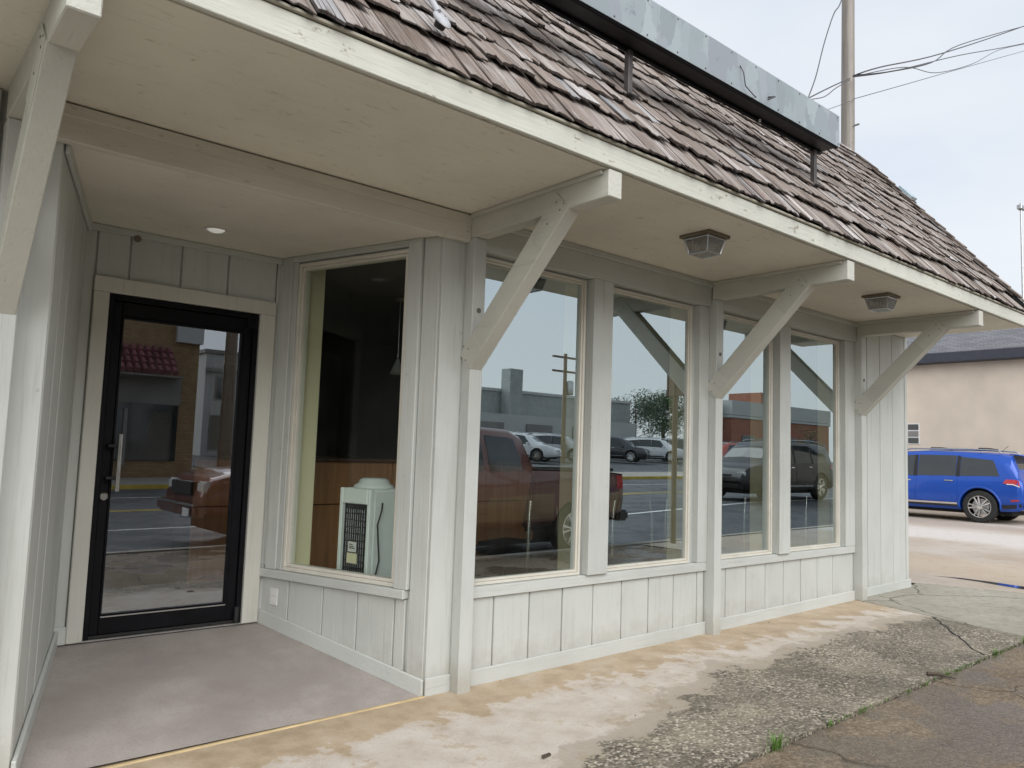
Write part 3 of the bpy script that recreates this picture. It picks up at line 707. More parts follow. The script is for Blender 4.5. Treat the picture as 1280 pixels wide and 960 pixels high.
def seen(x, d):
    p = Vector((x, 0, 0))+E0+sd_*d-CAM; z_ = p.dot(Fw)
    if z_ < .3: return -1
    u, v = 647.9+978.7*p.dot(Rt)/z_, 478.7-978.7*p.dot(Up)/z_
    if u < -10 or u > 1290 or v < -25: return -1
    if u < 1045 and v < 60+(u-640)*.36 and u > 640 : return .02/z_   # behind the sign box
    return 1/z_
places.sort(key=lambda q: -seen(q[0], q[1]+.14))
rest = []
for i, (x, d, lift, pi_, s, skew, r) in enumerate(places):
    mt = shake_mat4(x, d, lift, s, skew, r)
    if i < 300:
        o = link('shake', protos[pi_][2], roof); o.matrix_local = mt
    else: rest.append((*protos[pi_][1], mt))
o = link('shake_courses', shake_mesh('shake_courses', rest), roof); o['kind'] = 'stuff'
# lapped rake caps along the gable edge and the ridge
for i in range(16):
    d = .0+i*.172; ti = .045
    g_ = shake_geo(.13, .46, .018, rng)
    ya = sd_*cos(ti)-nrm*sin(ti); za = nrm*cos(ti)+sd_*sin(ti); p = E0+sd_*d+nrm*.066
    mt = Matrix(((1, ya.x, za.x, 6.515+rng.uniform(-.01, .01)), (0, ya.y, za.y, p.y), (0, ya.z, za.z, p.z), (0, 0, 0, 1)))
    o = link('rake_shake', shake_mesh('rake_shake', [(*g_, None)]), roof); o.matrix_local = mt
mb = MB(); p = E0+sd_*1.93+nrm*.06; q = E0+sd_*2.16+nrm*.06
mb.hexa([(6.50, p.y, p.z), (6.64, p.y, p.z), (6.64, q.y, q.z), (6.50, q.y, q.z)], [tuple(Vector(c_)+nrm*.055) for c_ in ((6.50, p.y, p.z), (6.64, p.y, p.z), (6.64, q.y, q.z), (6.50, q.y, q.z))])
mb.build('metal_flashing', M['galv'], roof, bev=.004)
mb = MB(); p = E0-nrm*.02+sd_*.02; q = TOP-nrm*.02
mb.hexa([(6.46, p.y, p.z), (6.555, p.y, p.z), (6.555, q.y, q.z), (6.46, q.y, q.z)], [tuple(Vector(c_)+nrm*.068) for c_ in ((6.46, p.y, p.z), (6.555, p.y, p.z), (6.555, q.y, q.z), (6.46, q.y, q.z))])
mb.build('rake_board', M['dark'], roof)
for i in range(24):
    g_ = shake_geo(.42, .16, .02, rng); x = -3.5+i*.42
    o = link('ridge_shake', shake_mesh('ridge_shake', [(*g_, None)]), roof); p = TOP+nrm*.06-sd_*.1
    o.matrix_local = Matrix(((1, 0, 0, x), (0, sd_.y, nrm.y, p.y), (0, sd_.z, nrm.z, p.z), (0, 0, 0, 1)))

# ------------------------------------------------------------------ sign box on the roof
SG = thing('sign_box', 'long blue grey metal sign box with scraped face standing on the shake roof', 'sign', (2.92, -.83, 3.64))
def sg(mb, name, mat, bev=.003, parent=None):
    mb.M = Matrix.Translation((-2.92, .83, -3.64)); mb2 = MB(mb.M); mb2.add(mb.v, mb.f); mb2.m = mb.m
    return mb2.build(name, mat, parent or SG, bev=bev)
sx0, sx1, sy0, sy1, sz0, sz1 = -1.6, 3.05, -.972, -.79, 4.018, 4.282
xx = sx0
for xe in (.72, 3.05):
    sg(MB().box(xx, xe-.002, sy0, sy0+.006, sz0, sz1), 'face_panel', M['sign'], .001); xx = xe
sg(MB().box(sx0, sx1-.002, sy0+.0065, sy1, sz0+.004, sz1-.002), 'cabinet', M['blackp'])
sg(MB().box(sx0, sx1-.01, sy0+.01, sy0+.03, sz0-.012, sz0+.0035), 'bottom_lip', M['black']); sg(MB().box(sx0, sx1-.01, sy1-.03, sy1-.001, sz0-.02, sz0+.0035), 'bottom_lip', M['black'])
mb = MB()
for i in range(16):
    for z in (sz0+.02, sz1-.02): mb.lathe([(0, 0), (.006, 0), (.005, -.004), (0, -.004)], (sx0+.12+i*.30, sy0, z), 1, 6)
rv = sg(mb, 'face_rivets', M['darksteel'], 0); rv['kind'] = 'stuff'
for x in (.631, 2.92):
    pq = sg(MB().box(x-.02, x+.02, -.835, -.795, 3.66, 4.0), 'support_post', M['darksteel'], .003)
    sg(MB().box(x-.045, x+.045, -.87, -.77, 3.69, 3.70), 'foot_plate', M['darksteel'], .002, pq)
mb = MB(); mb.tube([(1.62, sy0-.002, 4.20), (1.62, sy0-.03, 4.14), (1.66, sy0-.02, 4.06), (1.74, sy0-.03, 4.02), (1.80, sy0-.01, 4.03)], .004, 6); sg(mb, 'loose_wire', M['wire'], 0)
mb = MB(); mb.tube([(1.98, sy0-.002, 4.09), (1.99, sy0-.05, 4.08), (1.90, sy0-.05, 4.03)], .006, 6); sg(mb, 'stub_pipe', M['wire'], 0)
mb = MB(); mb.tube([(2.1, -.83, 4.004), (2.1, -.83, 3.985)], .01, 8); sg(mb, 'drain_nipple', M['white'], 0)
# white conduit clamp on the roof
CD = thing('roof_conduit', 'bent pale conduit with an oval end cap lying on the roof shakes', 'conduit', (-1.10, -1.10, 3.27))
mb = MB(Matrix.Translation((1.10, 1.10, -3.27))); P_ = lambda x, d, h: tuple(Vector((x, 0, 0))+E0+sd_*d+nrm*h)
mb.tube([P_(-.93, 1.3, .15), P_(-.99, .9, .14), P_(-1.03, .62, .13), P_(-1.055, .42, .125), P_(-1.05, .33, .115)], .015, 10); mb.build('pipe', M['conduit'], CD, smooth=60)
CT = Matrix.Translation((1.10, 1.10, -3.27)) @ Matrix.Translation(P_(-1.05, .27, .10)) @ Matrix(((1, 0, 0, 0), (0, sd_.y, nrm.y, 0), (0, sd_.z, nrm.z, 0), (0, 0, 0, 1)))
mb = MB(CT @ Matrix.Diagonal((.62, 1.25, .5, 1)))
mb.lathe([(0, .004), (.058, .004), (.060, .012), (.054, .03), (.036, .044), (0, .05)], (0, 0, 0), 2, 20); mb.build('end_cap', M['conduit'], CD, smooth=40)
mb = MB(CT); mb.lathe([(0, -.03), (.026, -.03), (.03, .0), (0, .0)], (0, -.005, 0), 2, 16); mb.build('end_collar', M['blackp'], CD, smooth=40)
mb = MB(CT)
for dx, dy in ((-.012, .03), (.012, .012)): mb.lathe([(0, .0), (.006, .0), (.006, .004), (0, .004)], (dx, dy, .021), 2, 8)
mb.build('screw_heads', M['nail'], CD)['kind'] = 'stuff'

# ------------------------------------------------------------------ soffit lamps and recessed light
def soffit_lamp(x, y, label):
    t_ = thing('porch_lamp', label, 'lamp', (x, y, 2.951), 0, 'lamps under the overhang')
    MB().box(-.122, .122, -.122, .122, -.022, -.001).build('mounting_plate', M['brass'], t_, bev=.003)
    mb = MB(); a, b, h0, h1 = .098, .074, -.024, -.128; r = .006
    for sx in (-1, 1):
        for sy in (-1, 1): mb.tube([(sx*a, sy*a, h0), (sx*b, sy*b, h1)], r, 4)
    for hh, q in ((h0-.006, a), (h1, b)):
        c4 = [(-q, -q, hh), (q, -q, hh), (q, q, hh), (-q, q, hh)]
        for i in range(4): mb.tube([c4[i], c4[(i+1) % 4]], r, 4)
    mb.build('cage', M['steel'], t_)
    for k in range(4):
        rot = Matrix.Rotation(k*pi/2, 4, 'Z'); a2, b2 = a-.005, b-.005
        MB(rot).hexa([(-a2, -a, h0-.004), (a2, -a, h0-.004), (b2, -b, h1+.004), (-b2, -b, h1+.004)], [(-a2, -a+.003, h0-.004), (a2, -a+.003, h0-.004), (b2, -b+.003, h1+.004), (-b2, -b+.003, h1+.004)]).build('pane', M['lampglass'], t_)
    MB().box(-b+.004, b-.004, -b+.004, b-.004, h1-.002, h1+.002).build('bottom_pane', M['lampglass'], t_)
    mb = MB(); mb.lathe([(0, -.024), (.015, -.026), (.016, -.05), (.032, -.075), (.026, -.10), (0, -.108)], (0, 0, 0), 2, 12); mb.build('bulb', M['bulb'], t_, smooth=60)
soffit_lamp(1.385, -.862, 'square glass porch lamp under the overhang, the nearer one above the second window')
soffit_lamp(4.02, -.86, 'square glass porch lamp under the overhang, the farther and smaller one beside the end bracket')
RL = thing('recessed_light', 'small round white recessed light in the entrance ceiling', 'light', (-1.249, .962, 2.79))
MB().lathe([(.072, 0), (.075, -.004), (.066, -.009), (.056, -.004), (.056, 0)], (0, 0, 0), 2, 24).build('trim_ring', M['white'], RL, smooth=40)
MB().lathe([(0, -.018), (.03, -.016), (.045, -.009), (.054, -.001), (0, -.001)], (0, 0, 0), 2, 20).build('bulb', M['lit'], RL, smooth=60)

# ------------------------------------------------------------------ inside the shop
WC = thing('water_cooler', 'white water cooler seen from behind through the entrance window', 'water cooler', (.03, 1.06, .2), R(-76))
mb = MB(); mb.box(-.155, .155, -.13, .18, .02, .95); mb.build('body', M['cool'], WC, bev=.02, seg=2)
mb = MB(); mb.box(-.155, -.125, -.165, -.1305, .02, .95); mb.box(.125, .155, -.165, -.1305, .02, .95); mb.box(-.1245, .1245, -.165, -.1305, .84, .95); mb.build('rear_frame', M['cool'], WC, bev=.005)
mb = MB(); mb.lathe([(0, .951), (.15, .951), (.142, .972), (.115, .985), (.105, 1.01), (.08, 1.022), (0, 1.022)], (0, .02, 0), 2, 24); mb.build('top', M['cool'], WC, smooth=50)
MB().box(-.124, .124, -.1345, -.131, .04, .839).build('rear_panel', M['blackp'], WC)
mb = MB(); pts = []
for i in range(15):
    z = .10+i*.048; pts += [(-.10 if i % 2 else .10, -.15, z), (-.10 if i % 2 else .10, -.15, z+.044)]
mb.tube(pts, .004, 5); mb.build('condenser_coil', M['blackp'], WC)
mb = MB()
for i in range(9): mb.tube([(-.09+i*.022, -.146, .09), (-.09+i*.022, -.146, .80)], .0015, 4)
mb.build('condenser_wires', M['steel'], WC)
MB().box(-.05, .03, -.158, -.153, .50, .57).build('rating_label', M['white'], WC); MB().box(-.06, .04, -.158, -.153, .42, .49).build('cardboard_tag', M['incream'], WC)
mb = MB()
for i, z in enumerate((.523, .535, .549)): mb.box(-.04, .02-i*.012, -.1592, -.1583, z, z+.006)
mb.build('label_print', M['blackp'], WC)
mb = MB(); mb.tube([(.165, -.05, .85), (.19, -.08, .80), (.175, -.10, .70), (.185, -.08, .45), (.17, -.12, .25), (.10, -.14, .08)], .006, 6); mb.build('power_cord', M['blackp'], WC, smooth=60)

RC = thing('reception_counter', 'honey brown wooden reception counter behind the water cooler', 'counter', (.9, 2.7, .2))
for i in range(4): MB().box(-1.6+i*.95, -1.6+(i+1)*.95-.006, -.02, .0, .08, .70).build('front_panel', M['oak'], RC, bev=.003)
for i in range(4): MB().box(-1.6+i*.95, -1.6+(i+1)*.95-.006, -.03, .0, .712, 1.10).build('upper_panel', M['oak'], RC, bev=.003)
MB().box(-1.58, 2.18, .002, .5, .0, 1.09).build('carcass', M['oakdark'], RC); MB().box(-1.64, 2.24, -.07, .32, 1.102, 1.14).build('counter_top', M['oakdark'], RC, bev=.004)
PL = thing('pendant_lamp', 'small pale glass pendant lamp hanging inside the dark shop', 'lamp', (.72, 1.9, 2.77))
mb = MB(); mb.lathe([(0, 0), (.06, 0), (.055, -.02), (0, -.025)], (0, 0, 0), 2, 16); mb.build('canopy', M['brass'], PL)
MB().tube([(0, 0, -.02), (0, 0, -.56)], .003, 6).build('cord', M['steel'], PL)
mb = MB(); mb.lathe([(.012, -.54), (.02, -.56), (.05, -.63), (.065, -.67), (.06, -.675), (.045, -.63), (.016, -.57)], (0, 0, 0), 2, 18, closed=True); mb.build('shade', M['shadeg'], PL, smooth=50)
def office_chair(x, y, rz, label, big=False, group='chairs inside the front windows'):
    t_ = thing('office_chair', label, 'chair', (x, y, .2), rz, group); h = .47
    mb = MB(); mb.box(-.25, .25, -.24, .24, h-.05, h+.05); mb.build('seat', M['blackp'], t_, bev=.03, seg=2)
    mb = MB(Matrix.Translation((0, .24, h+.36)) @ Matrix.Rotation(R(-10), 4, 'X')); mb.box(-.23, .23, -.03, .04, -.20, .20 if not big else .32); mb.build('backrest', M['blackp'], t_, bev=.03, seg=2)
    for sx in (-1, 1):
        mb = MB(); mb.tube([(sx*.25, -.22, h-.03), (sx*.26, -.24, .25), (sx*.26, -.22, .04), (sx*.26, .0, .012), (sx*.26, .22, .012), (sx*.26, .27, .1), (sx*.25, .27, h+.25), (sx*.22, .26, h+.4)], .015, 8); mb.build('leg', M['chrome'], t_, smooth=60)
office_chair(1.28, .90, R(200), 'black office chair with tall back inside the first front window', True)
office_chair(2.22, .72, R(180), 'black chair with chrome legs inside the second front window')
office_chair(2.98, .74, R(176), 'black chair with chrome legs behind the post between the second and third front windows')
office_chair(4.12, .72, R(182), 'black chair with chrome legs inside the third front window')
office_chair(5.35, .72, R(178), 'black chair with chrome legs inside the farthest front window')

# ------------------------------------------------------------------ vehicles
def lerp(a, b, t): return a+(b-a)*t
class Car:
    def __init__(s, name, label, cat, st, paint, loc, rz, wheels, wr, group=None):
        """st: stations along the length, rear to front: (x, zbottom, zbelt, ztop, half width at belt, half width at roof)"""
        s.st = st; s.t = thing(name, label, cat, loc, rz, group); s.paint = paint; s.Lc = st[-1][0]
        mb = MB(); K = len(st); n = 0; rings = []
        for q in st:
            h = s.section(q); full = h+[(-y, z) for y, z in h[-2:0:-1]]; rings.append([(q[0], y, z) for y, z in full])
        n = len(rings[0]); vs = [p for r in rings for p in r]
        fs = [(i*n+k, i*n+(k+1) % n, (i+1)*n+(k+1) % n, (i+1)*n+k) for i in range(K-1) for k in range(n)]
        fs += [tuple(range(n)), tuple(range((K-1)*n, K*n))[::-1]]
        mb.add(vs, fs)
        body = mb.build('body', paint, s.t, smooth=38)
        cb = MB()
        for x in wheels: cb.lathe([(0, -1.3), (wr+.05, -1.3), (wr+.05, 1.3), (0, 1.3)], (x, 0, wr+.01), 1, 28)
        cut = cb.build('cutter', paint)
        md = body.modifiers.new('b', 'BOOLEAN'); md.operation = 'DIFFERENCE'; md.object = cut; md.solver = 'EXACT'
        dg = bpy.context.evaluated_depsgraph_get(); cut.parent = s.t; bpy.context.view_layer.update(); dg = bpy.context.evaluated_depsgraph_get()
        me = bpy.data.meshes.new_from_object(body.evaluated_get(dg)); body.modifiers.clear(); body.data = me
        bpy.data.objects.remove(cut, do_unlink=True)
        s.body = body
        wb = s.at(wheels[0])[4]
        mbw = MB(); mbw.box(st[1][0]+.25, st[-2][0]-.25, -wb+.22, wb-.22, .2, wr*2+.15); mbw.build('underbody', M['dark'], s.t)
        s.wheels = wheels
        for x in wheels:
            for sy in (-1, 1): s.wheel(x, sy*(s.at(x)[4]-.115), wr, sy)
    def section(s, q):
        x, zb, zs, zt, wb, wt = q; m = zb+.42*(zs-zb); c = zt-zs > .2
        top = [(wb-.035, zs), (lerp(wb-.035, wt, .5)+.01, lerp(zs, zt, .5)), (wt+.015, zt-.07), (wt-.06, zt-.012), (0, zt+.02)] if c else \
              [(wb-.03, lerp(zs, zt, .3)), (wb-.06, lerp(zs, zt, .6)), (lerp(wb, wt, .5), lerp(zs, zt, .85)), (wt-.06, zt), (0, zt+.015)]
        return [(0, zb), (wb-.10, zb), (wb-.03, zb+.07), (wb, m), (wb-.004, lerp(m, zs, .7))]+top
    def at(s, x):
        st = s.st
        for a, b in zip(st, st[1:]):
            if a[0] <= x <= b[0]: t_ = (x-a[0])/max(b[0]-a[0], 1e-6); return tuple(lerp(p, q, t_) for p, q in zip(a, b))
        return st[0] if x < st[0][0] else st[-1]
    def wheel(s, x, y, r, sy):
        t_ = MB(); w2 = .11
        t_.lathe([(r*.68, -w2), (r*.92, -w2), (r, -w2*.75), (r, w2*.75), (r*.92, w2), (r*.68, w2)], (0, 0, 0), 1, 30, closed=True)
        o = t_.build('wheel', M['rubber'], s.t, smooth=35); o.location = (x, y, r)
        rm = MB(); f = sy
        rm.lathe([(r*.69, -w2*.9), (r*.69, w2*.9), (r*.63, w2*.9), (r*.62, w2*.2), (r*.62, -w2*.9)], (0, 0, 0), 1, 30, closed=True)
        rm.lathe([(0, f*.035), (r*.15, f*.035), (r*.17, f*.085), (0, f*.09)], (0, 0, 0), 1, 14)
        for k in range(5):
            R_ = Matrix.Rotation(k*2*pi/5+.3, 4, 'Y'); sp = MB(R_)
            for sg_ in (-1, 1):
                sp.hexa([(sg_*.012-.012, f*.03, r*.12), (sg_*.012+.012, f*.03, r*.12), (sg_*.05+.018, f*.05, r*.64), (sg_*.05-.018, f*.05, r*.64)],
                        [(sg_*.012-.012, f*.085, r*.12), (sg_*.012+.012, f*.085, r*.12), (sg_*.05+.018, f*.095, r*.64), (sg_*.05-.018, f*.095, r*.64)])
            rm.add(sp.v, sp.f)
        rm.build('rim', M['chrome'], o, smooth=35)
        d = MB(); d.lathe([(0, -f*.01), (r*.5, -f*.01), (r*.5, f*.01), (0, f*.01)], (0, 0, 0), 1, 20); d.build('brake_disc', M['steel'], o)
    def P(s, x, t_, sy, off=0.):      # side surface: t 0..1 belt to roof edge, negative below the belt to the sill at -1
        q = s.at(x); h = s.section(q)
        if t_ >= 0: pts = h[5:8]; f = t_*2; i = min(int(f), 1); a, b = pts[i], pts[i+1]; f -= i
        else: pts = [h[5], h[4], h[3], h[2]]; f = -t_*3; i = min(int(f), 2); a, b = pts[i], pts[i+1]; f -= i
        return Vector((x, sy*(lerp(a[0], b[0], f)+off), lerp(a[1], b[1], f)))
    def patch(s, name, mat, sy, corners, off=.004, nu=4, nv=4, parent=None, th=.004):
        """corners: (x,t) bottom rear, bottom front, top front, top rear on the body side"""
        (a, b, c_, d) = corners; mb = MB(); vs = []
        for o in (off, off-th-.004):
            for j in range(nv+1):
                for i in range(nu+1):
                    u, v = i/nu, j/nv
                    x = lerp(lerp(a[0], b[0], u), lerp(d[0], c_[0], u), v); t_ = lerp(lerp(a[1], b[1], u), lerp(d[1], c_[1], u), v)
                    vs.append(s.P(x, t_, sy, o))
        n = (nu+1)*(nv+1); fs = []
        for j in range(nv):
            for i in range(nu):
                k = j*(nu+1)+i; q = (k, k+1, k+nu+2, k+nu+1); fs.append(q); fs.append(tuple(n+z for z in q[::-1]))
        rim = [i for i in range(nu+1)]+[j*(nu+1)+nu for j in range(1, nv+1)]+[nv*(nu+1)+i for i in range(nu-1, -1, -1)]+[j*(nu+1) for j in range(nv-1, 0, -1)]
        fs += [(p, q, q+n, p+n) for p, q in zip(rim, rim[1:]+rim[:1])]
        mb.add(vs, fs); return mb.build(name, mat, parent or s.t, smooth=40)
    def topglass(s, name, x0, x1, f0=.94, mat=None):   # sloping glass between two x positions across the roof section
        mb = MB(); vs = []
        for o in (.008, -.002):
            for x in (x0, (x0+x1)/2, x1):
                q = s.at(x); h = s.section(q)
                for sy, k in ((-1, 7), (-1, 8), (0, 9), (1, 8), (1, 7)):
                    y, z = h[k]; vs.append((x, (sy or 0)*y*f0, z+o))
        fs = [(j*5+i, j*5+i+1, (j+1)*5+i+1, (j+1)*5+i) for j in range(2) for i in range(4)]
        fs += [tuple(15+z for z in f[::-1]) for f in fs]
        rim = [0, 1, 2, 3, 4, 9, 14, 13, 12, 11, 10, 5]; fs += [(p, q, q+15, p+15) for p, q in zip(rim, rim[1:]+rim[:1])]
        mb.add(vs, fs); return mb.build(name, mat or M['carglass'], s.t)
    def box(s, name, x0, x1, y0, y1, z0, z1, mat, parent=None, bev=.01): return MB().box(x0, x1, y0, y1, z0, z1).build(name, mat, parent or s.t, bev=bev, seg=2)

SUV = [(0, .46, .80, .86, .80, .70), (.05, .36, .96, 1.02, .86, .72), (.12, .33, 1.05, 1.12, .89, .72), (.15, .32, 1.06, 1.30, .895, .71), (.28, .30, 1.06, 1.615, .905, .70), (.55, .29, 1.06, 1.655, .912, .69), (1.3, .28, 1.045, 1.69, .92, .71),
       (2.3, .28, 1.02, 1.705, .92, .72), (2.95, .28, 1.0, 1.665, .92, .71), (3.35, .28, .99, 1.50, .91, .68), (3.72, .28, .98, 1.24, .905, .72), (3.95, .28, .985, 1.05, .90, .75), (4.40, .29, .93, .99, .885, .74), (4.70, .31, .84, .89, .84, .70), (4.84, .34, .70, .76, .77, .66), (4.89, .42, .60, .64, .70, .60)]
def suv(name, label, paint, loc, rz, group=None, cat='suv', detail=True, wr=.382):
    c = Car(name, label, cat, SUV, paint, loc, rz, (.93, 3.82), wr, group)
    G_ = M['carglass']
    for sy in (-1, 1):
        c.patch('window', G_, sy, [(.50, .10), (1.36, .08), (1.36, .88), (.66, .80)]); c.patch('window', G_, sy, [(1.46, .08), (2.36, .08), (2.34, .93), (1.46, .94)])
        c.patch('window', G_, sy, [(2.46, .08), (3.40, .06), (2.98, .90), (2.44, .93)])
        for a, b in ((1.365, 1.455), (2.365, 2.455)): c.patch('pillar_trim', M['blackp'], sy, [(a, .06), (b, .06), (b-.01, .93), (a, .93)], .005, 2, 4)
        for a, b in ((1.40, 2.38), (2.40, 3.42)):
            lo = -.84
            d = c.patch('door', paint, sy, [(a if a > 1.45 else 1.44, lo), (b, lo), (b, -.02), (a, -.02)], .008, 5, 4)
            hx = a+.10; p = c.P(hx+.1, -.16, sy); c.box('handle', hx, hx+.2, p.y-.012 if sy > 0 else p.y-.03, p.y+.03 if sy > 0 else p.y+.012, p.z-.012, p.z+.014, M['chrome'], d, .004)
        for x in (.93, 3.82):       # flared arch lip
            mb = MB(); yb = sy*(c.at(x)[4]); pts = []
            for k in range(15):
                a = -.03*pi+k/14*1.06*pi; pts.append((x+cos(a)*(wr+.075), sy*(abs(c.P(x+cos(a)*(wr+.075), -.55, sy).y)-.014), wr+.01+sin(a)*(wr+.075)))
            mb.tube(pts, .024, 8); mb.build('arch_trim', paint, c.t, smooth=60)
        c.patch('sill_trim', M['chrome'], sy, [(1.42, -.93), (3.3, -.93), (3.3, -.87), (1.42, -.87)], .014, 4, 1); c.patch('lower_cladding', M['blackp'], sy, [(1.40, -1.), (3.34, -1.), (3.34, -.935), (1.40, -.935)], .010, 4, 1)
        c.patch('bumper_cladding', M['blackp'], sy, [(.05, -1.), (.50, -1.), (.50, -.88), (.05, -.88)], .010, 3, 1)
        mb = MB(); mb.tube([(.50, sy*.64, 1.665), (.60, sy*.64, 1.73), (1.3, sy*.64, 1.755), (2.6, sy*.64, 1.745), (2.8, sy*.64, 1.69)], .020, 6); mb.build('roof_rail', M['steel'], c.t, smooth=60)
        c.patch('tail_lamp', M['redlens'], sy, [(.07, -.30), (.42, -.26), (.36, -.02), (.10, -.02)], .012, 3, 2)
        c.patch('lamp_strip', M['clearlens'], sy, [(.08, -.34), (.34, -.32), (.34, -.27), (.08, -.29)], .014, 2, 1)
        c.patch('side_marker', M['redlens'], sy, [(.10, -.78), (.26, -.78), (.26, -.72), (.10, -.72)], .006, 2, 1)
        c.box('mirror', 3.18, 3.34, sy*1.02-.09, sy*1.02+.09, 1.02, 1.16, paint, bev=.03)
        c.box('headlight', 4.62, 4.83, sy*.62-.16, sy*.62+.12, .66, .80, M['clearlens'], bev=.02)
    for x in (1.0, 2.1):
        mb = MB(); mb.tube([(x, -.64, 1.775), (x, 0, 1.79), (x, .64, 1.775)], .018, 6); mb.build('cross_bar', M['blackp'], c.t)
    c.topglass('windshield', 3.02, 3.78); c.topglass('rear_window', .15, .275)
    MB().hexa([(.02, -.60, 1.60), (.36, -.60, 1.645), (.36, .60, 1.645), (.02, .60, 1.60)], [(.02, -.58, 1.622), (.36, -.60, 1.668), (.36, .60, 1.668), (.02, .58, 1.622)]).build('spoiler', paint, c.t, bev=.006)
    c.box('brake_light', .012, .03, -.25, .25, 1.601, 1.618, M['redlens'], bev=.002)
    c.box('rear_bumper', -.04, .12, -.80, .80, .40, .56, M['blackp'], bev=.03); c.box('grille', 4.80, 4.885, -.38, .38, .56, .72, M['blackp'], bev=.01); c.box('bumper', 4.80, 4.93, -.68, .68, .36, .52, paint, bev=.04)
    mb = MB(); mb.tube([(.75, 0, 1.68), (.56, 0, 1.86)], .005, 5); mb.build('antenna', M['blackp'], c.t)
    c.box('licence_plate', -.02, .0, -.16, .16, .78, .90, M['white'], bev=.004)
    return c
XC = 17.75
suv('parked_suv', 'bright blue estate SUV with roof rails parked by the beige wall', M['bluepaint'], (XC+.92, 2.13, G(XC)-.012), R(90))

# ------------------------------------------------------------------ neighbour building
NX = 21.2
NB = thing('beige_building', 'beige stucco building with a grey shingle roof beyond the blue car', 'building', (NX, 4, .2))
def rel(o, e): 
    o.matrix_parent_inverse = Matrix.Translation(-e.location) if e.rotation_euler.z == 0 else e.matrix_world.inverted(); return o
rel(MB().box(NX, NX+9, -4, 34, -.2, 4.45).build('wall', M['stucco'], NB), NB)
mb = MB(); y0_, y1_ = -4.4, 34.4; x0_ = NX-.35
mb.hexa([(x0_, y0_, 4.62), (NX+4.5, y0_, 6.45), (NX+4.5, y1_, 6.45), (x0_, y1_, 4.62)], [(x0_, y0_, 4.72), (NX+4.5, y0_, 6.56), (NX+4.5, y1_, 6.56), (x0_, y1_, 4.72)])
mb.hexa([(NX+4.501, y0_, 6.45), (NX+9.35, y0_, 4.6), (NX+9.35, y1_, 4.6), (NX+4.501, y1_, 6.45)], [(NX+4.501, y0_, 6.56), (NX+9.35, y0_, 4.7), (NX+9.35, y1_, 4.7), (NX+4.501, y1_, 6.56)])
rel(mb.build('roof', M['gshing'], NB), NB)
M['navy'] = plain('dark_fascia', (.035, .04, .055), .5, .15)
rel(MB().box(x0_-.03, x0_-.001, y0_, y1_, 4.44, 4.70).build('fascia', M['navy'], NB), NB); rel(MB().box(x0_, NX-.001, y0_, y1_, 4.43, 4.452).build('soffit', M['navy'], NB), NB)
wy0, wy1, wz0, wz1 = 5.80, 6.53, 2.08, 2.70
gw = rel(MB().box(NX-.012, NX+.02, wy0, wy1, wz0, wz1).build('window', M['white'], NB), NB)
for i in range(2):
    for j in range(3):
        a, b = wy0+.03+i*.36, wy0+.33+i*.36; z_ = wz0+.025+j*.2
        rel(MB().box(NX-.022, NX-.0125, a, b, z_, z_+.165).build('glass_block', M['stone'] if (i+j) % 2 else M['carglass'], gw, bev=.004), NB)
gw.matrix_parent_inverse = Matrix.Translation(-NB.location)
for o in gw.children: o.matrix_parent_inverse = Matrix.Identity(4); 

# ------------------------------------------------------------------ utility pole and overhead cables
def put(u, v, dep): return CAM+(Fw+Rt*((u-647.874)/978.755)-Up*((v-478.754)/978.755))*dep
UP = thing('utility_pole', 'weathered grey wooden utility pole rising behind the shake roof', 'pole', (11.55, 3.22, G(11.5)-.02))
mb = MB(); mb.tube([(0, 0, -.3), (.05, .0, 4), (.13, -.02, 12.5)], .165, 16, r1=.115); mb.build('shaft', M['pole'], UP, smooth=60)
mb = MB()
for i in range(9): mb.lathe([(0, -.15), (.012, -.165), (.012, -.17), (0, -.17)], (.03*cos(i*2.1)-.02, 0, 5.3+i*.33), 1, 6)
mb.build('bolt_heads', M['nail'], UP)
for q in (8.0,):
    mb = MB(); mb.tube([(.09, -.12, q), (.09, -.24, q)], .02, 6); mb.build('cable_bracket', M['steel'], UP)
def cable(pts, r, label, grp='overhead cables at the utility pole'):
    P_ = [Vector(p) for p in pts]; sm = []
    for i in range(len(P_)-1):
        for k in range(6):
            t_ = k/6; a, b = P_[max(i-1, 0)], P_[min(i+2, len(P_)-1)]; p, q = P_[i], P_[i+1]
            sm.append(.5*((2*p)+(q-a)*t_+(2*a-5*p+4*q-b)*t_*t_+(3*p-a-3*q+b)*t_**3))
    sm.append(P_[-1]); mb = MB(); mb.tube(sm, r, 6); return tag(mb.build('overhead_cable', M['wire'], smooth=80), label, 'cable', grp)
D = 15.5
cable([put(1066, 95, 15.3), put(1100, 84, D), put(1180, 66, D+3), put(1290, 29, D+9), put(1420, -20, D+18)], 0.0136, 'highest overhead cable running right from the wooden pole')
cable([put(1066, 96, 15.3), put(1110, 90, D), put(1165, 78, D+2), put(1200, 56, D+4), put(1290, 30, D+9.2)], 0.0124, 'sagging black cable branching up to the highest line right of the pole')
cable([put(1066, 94, 15.3), put(1120, 88, D), put(1200, 69, D+4), put(1290, 52, D+9), put(1420, 20, D+18)], 0.0112, 'second overhead cable right of the wooden pole')
cable([put(1066, 96, 15.3), put(1130, 84, D), put(1170, 91, D+2), put(1215, 80, D+4), put(1250, 62, D+6), put(1292, 53, D+9)], 0.0081, 'thin looping cable between the second and lowest lines right of the pole')
cable([put(1066, 124, 15.3), put(1130, 106, D+1), put(1200, 86, D+4), put(1290, 61, D+9), put(1420, 25, D+18)], 0.0074, 'lowest thin overhead wire right of the wooden pole')
cable([put(1062, 98, 15.3), put(1040, 108, 14.6), put(1012, 122, 13.6), put(960, 150, 12)], 0.0124, 'black cable dropping left from the pole behind the sign box')
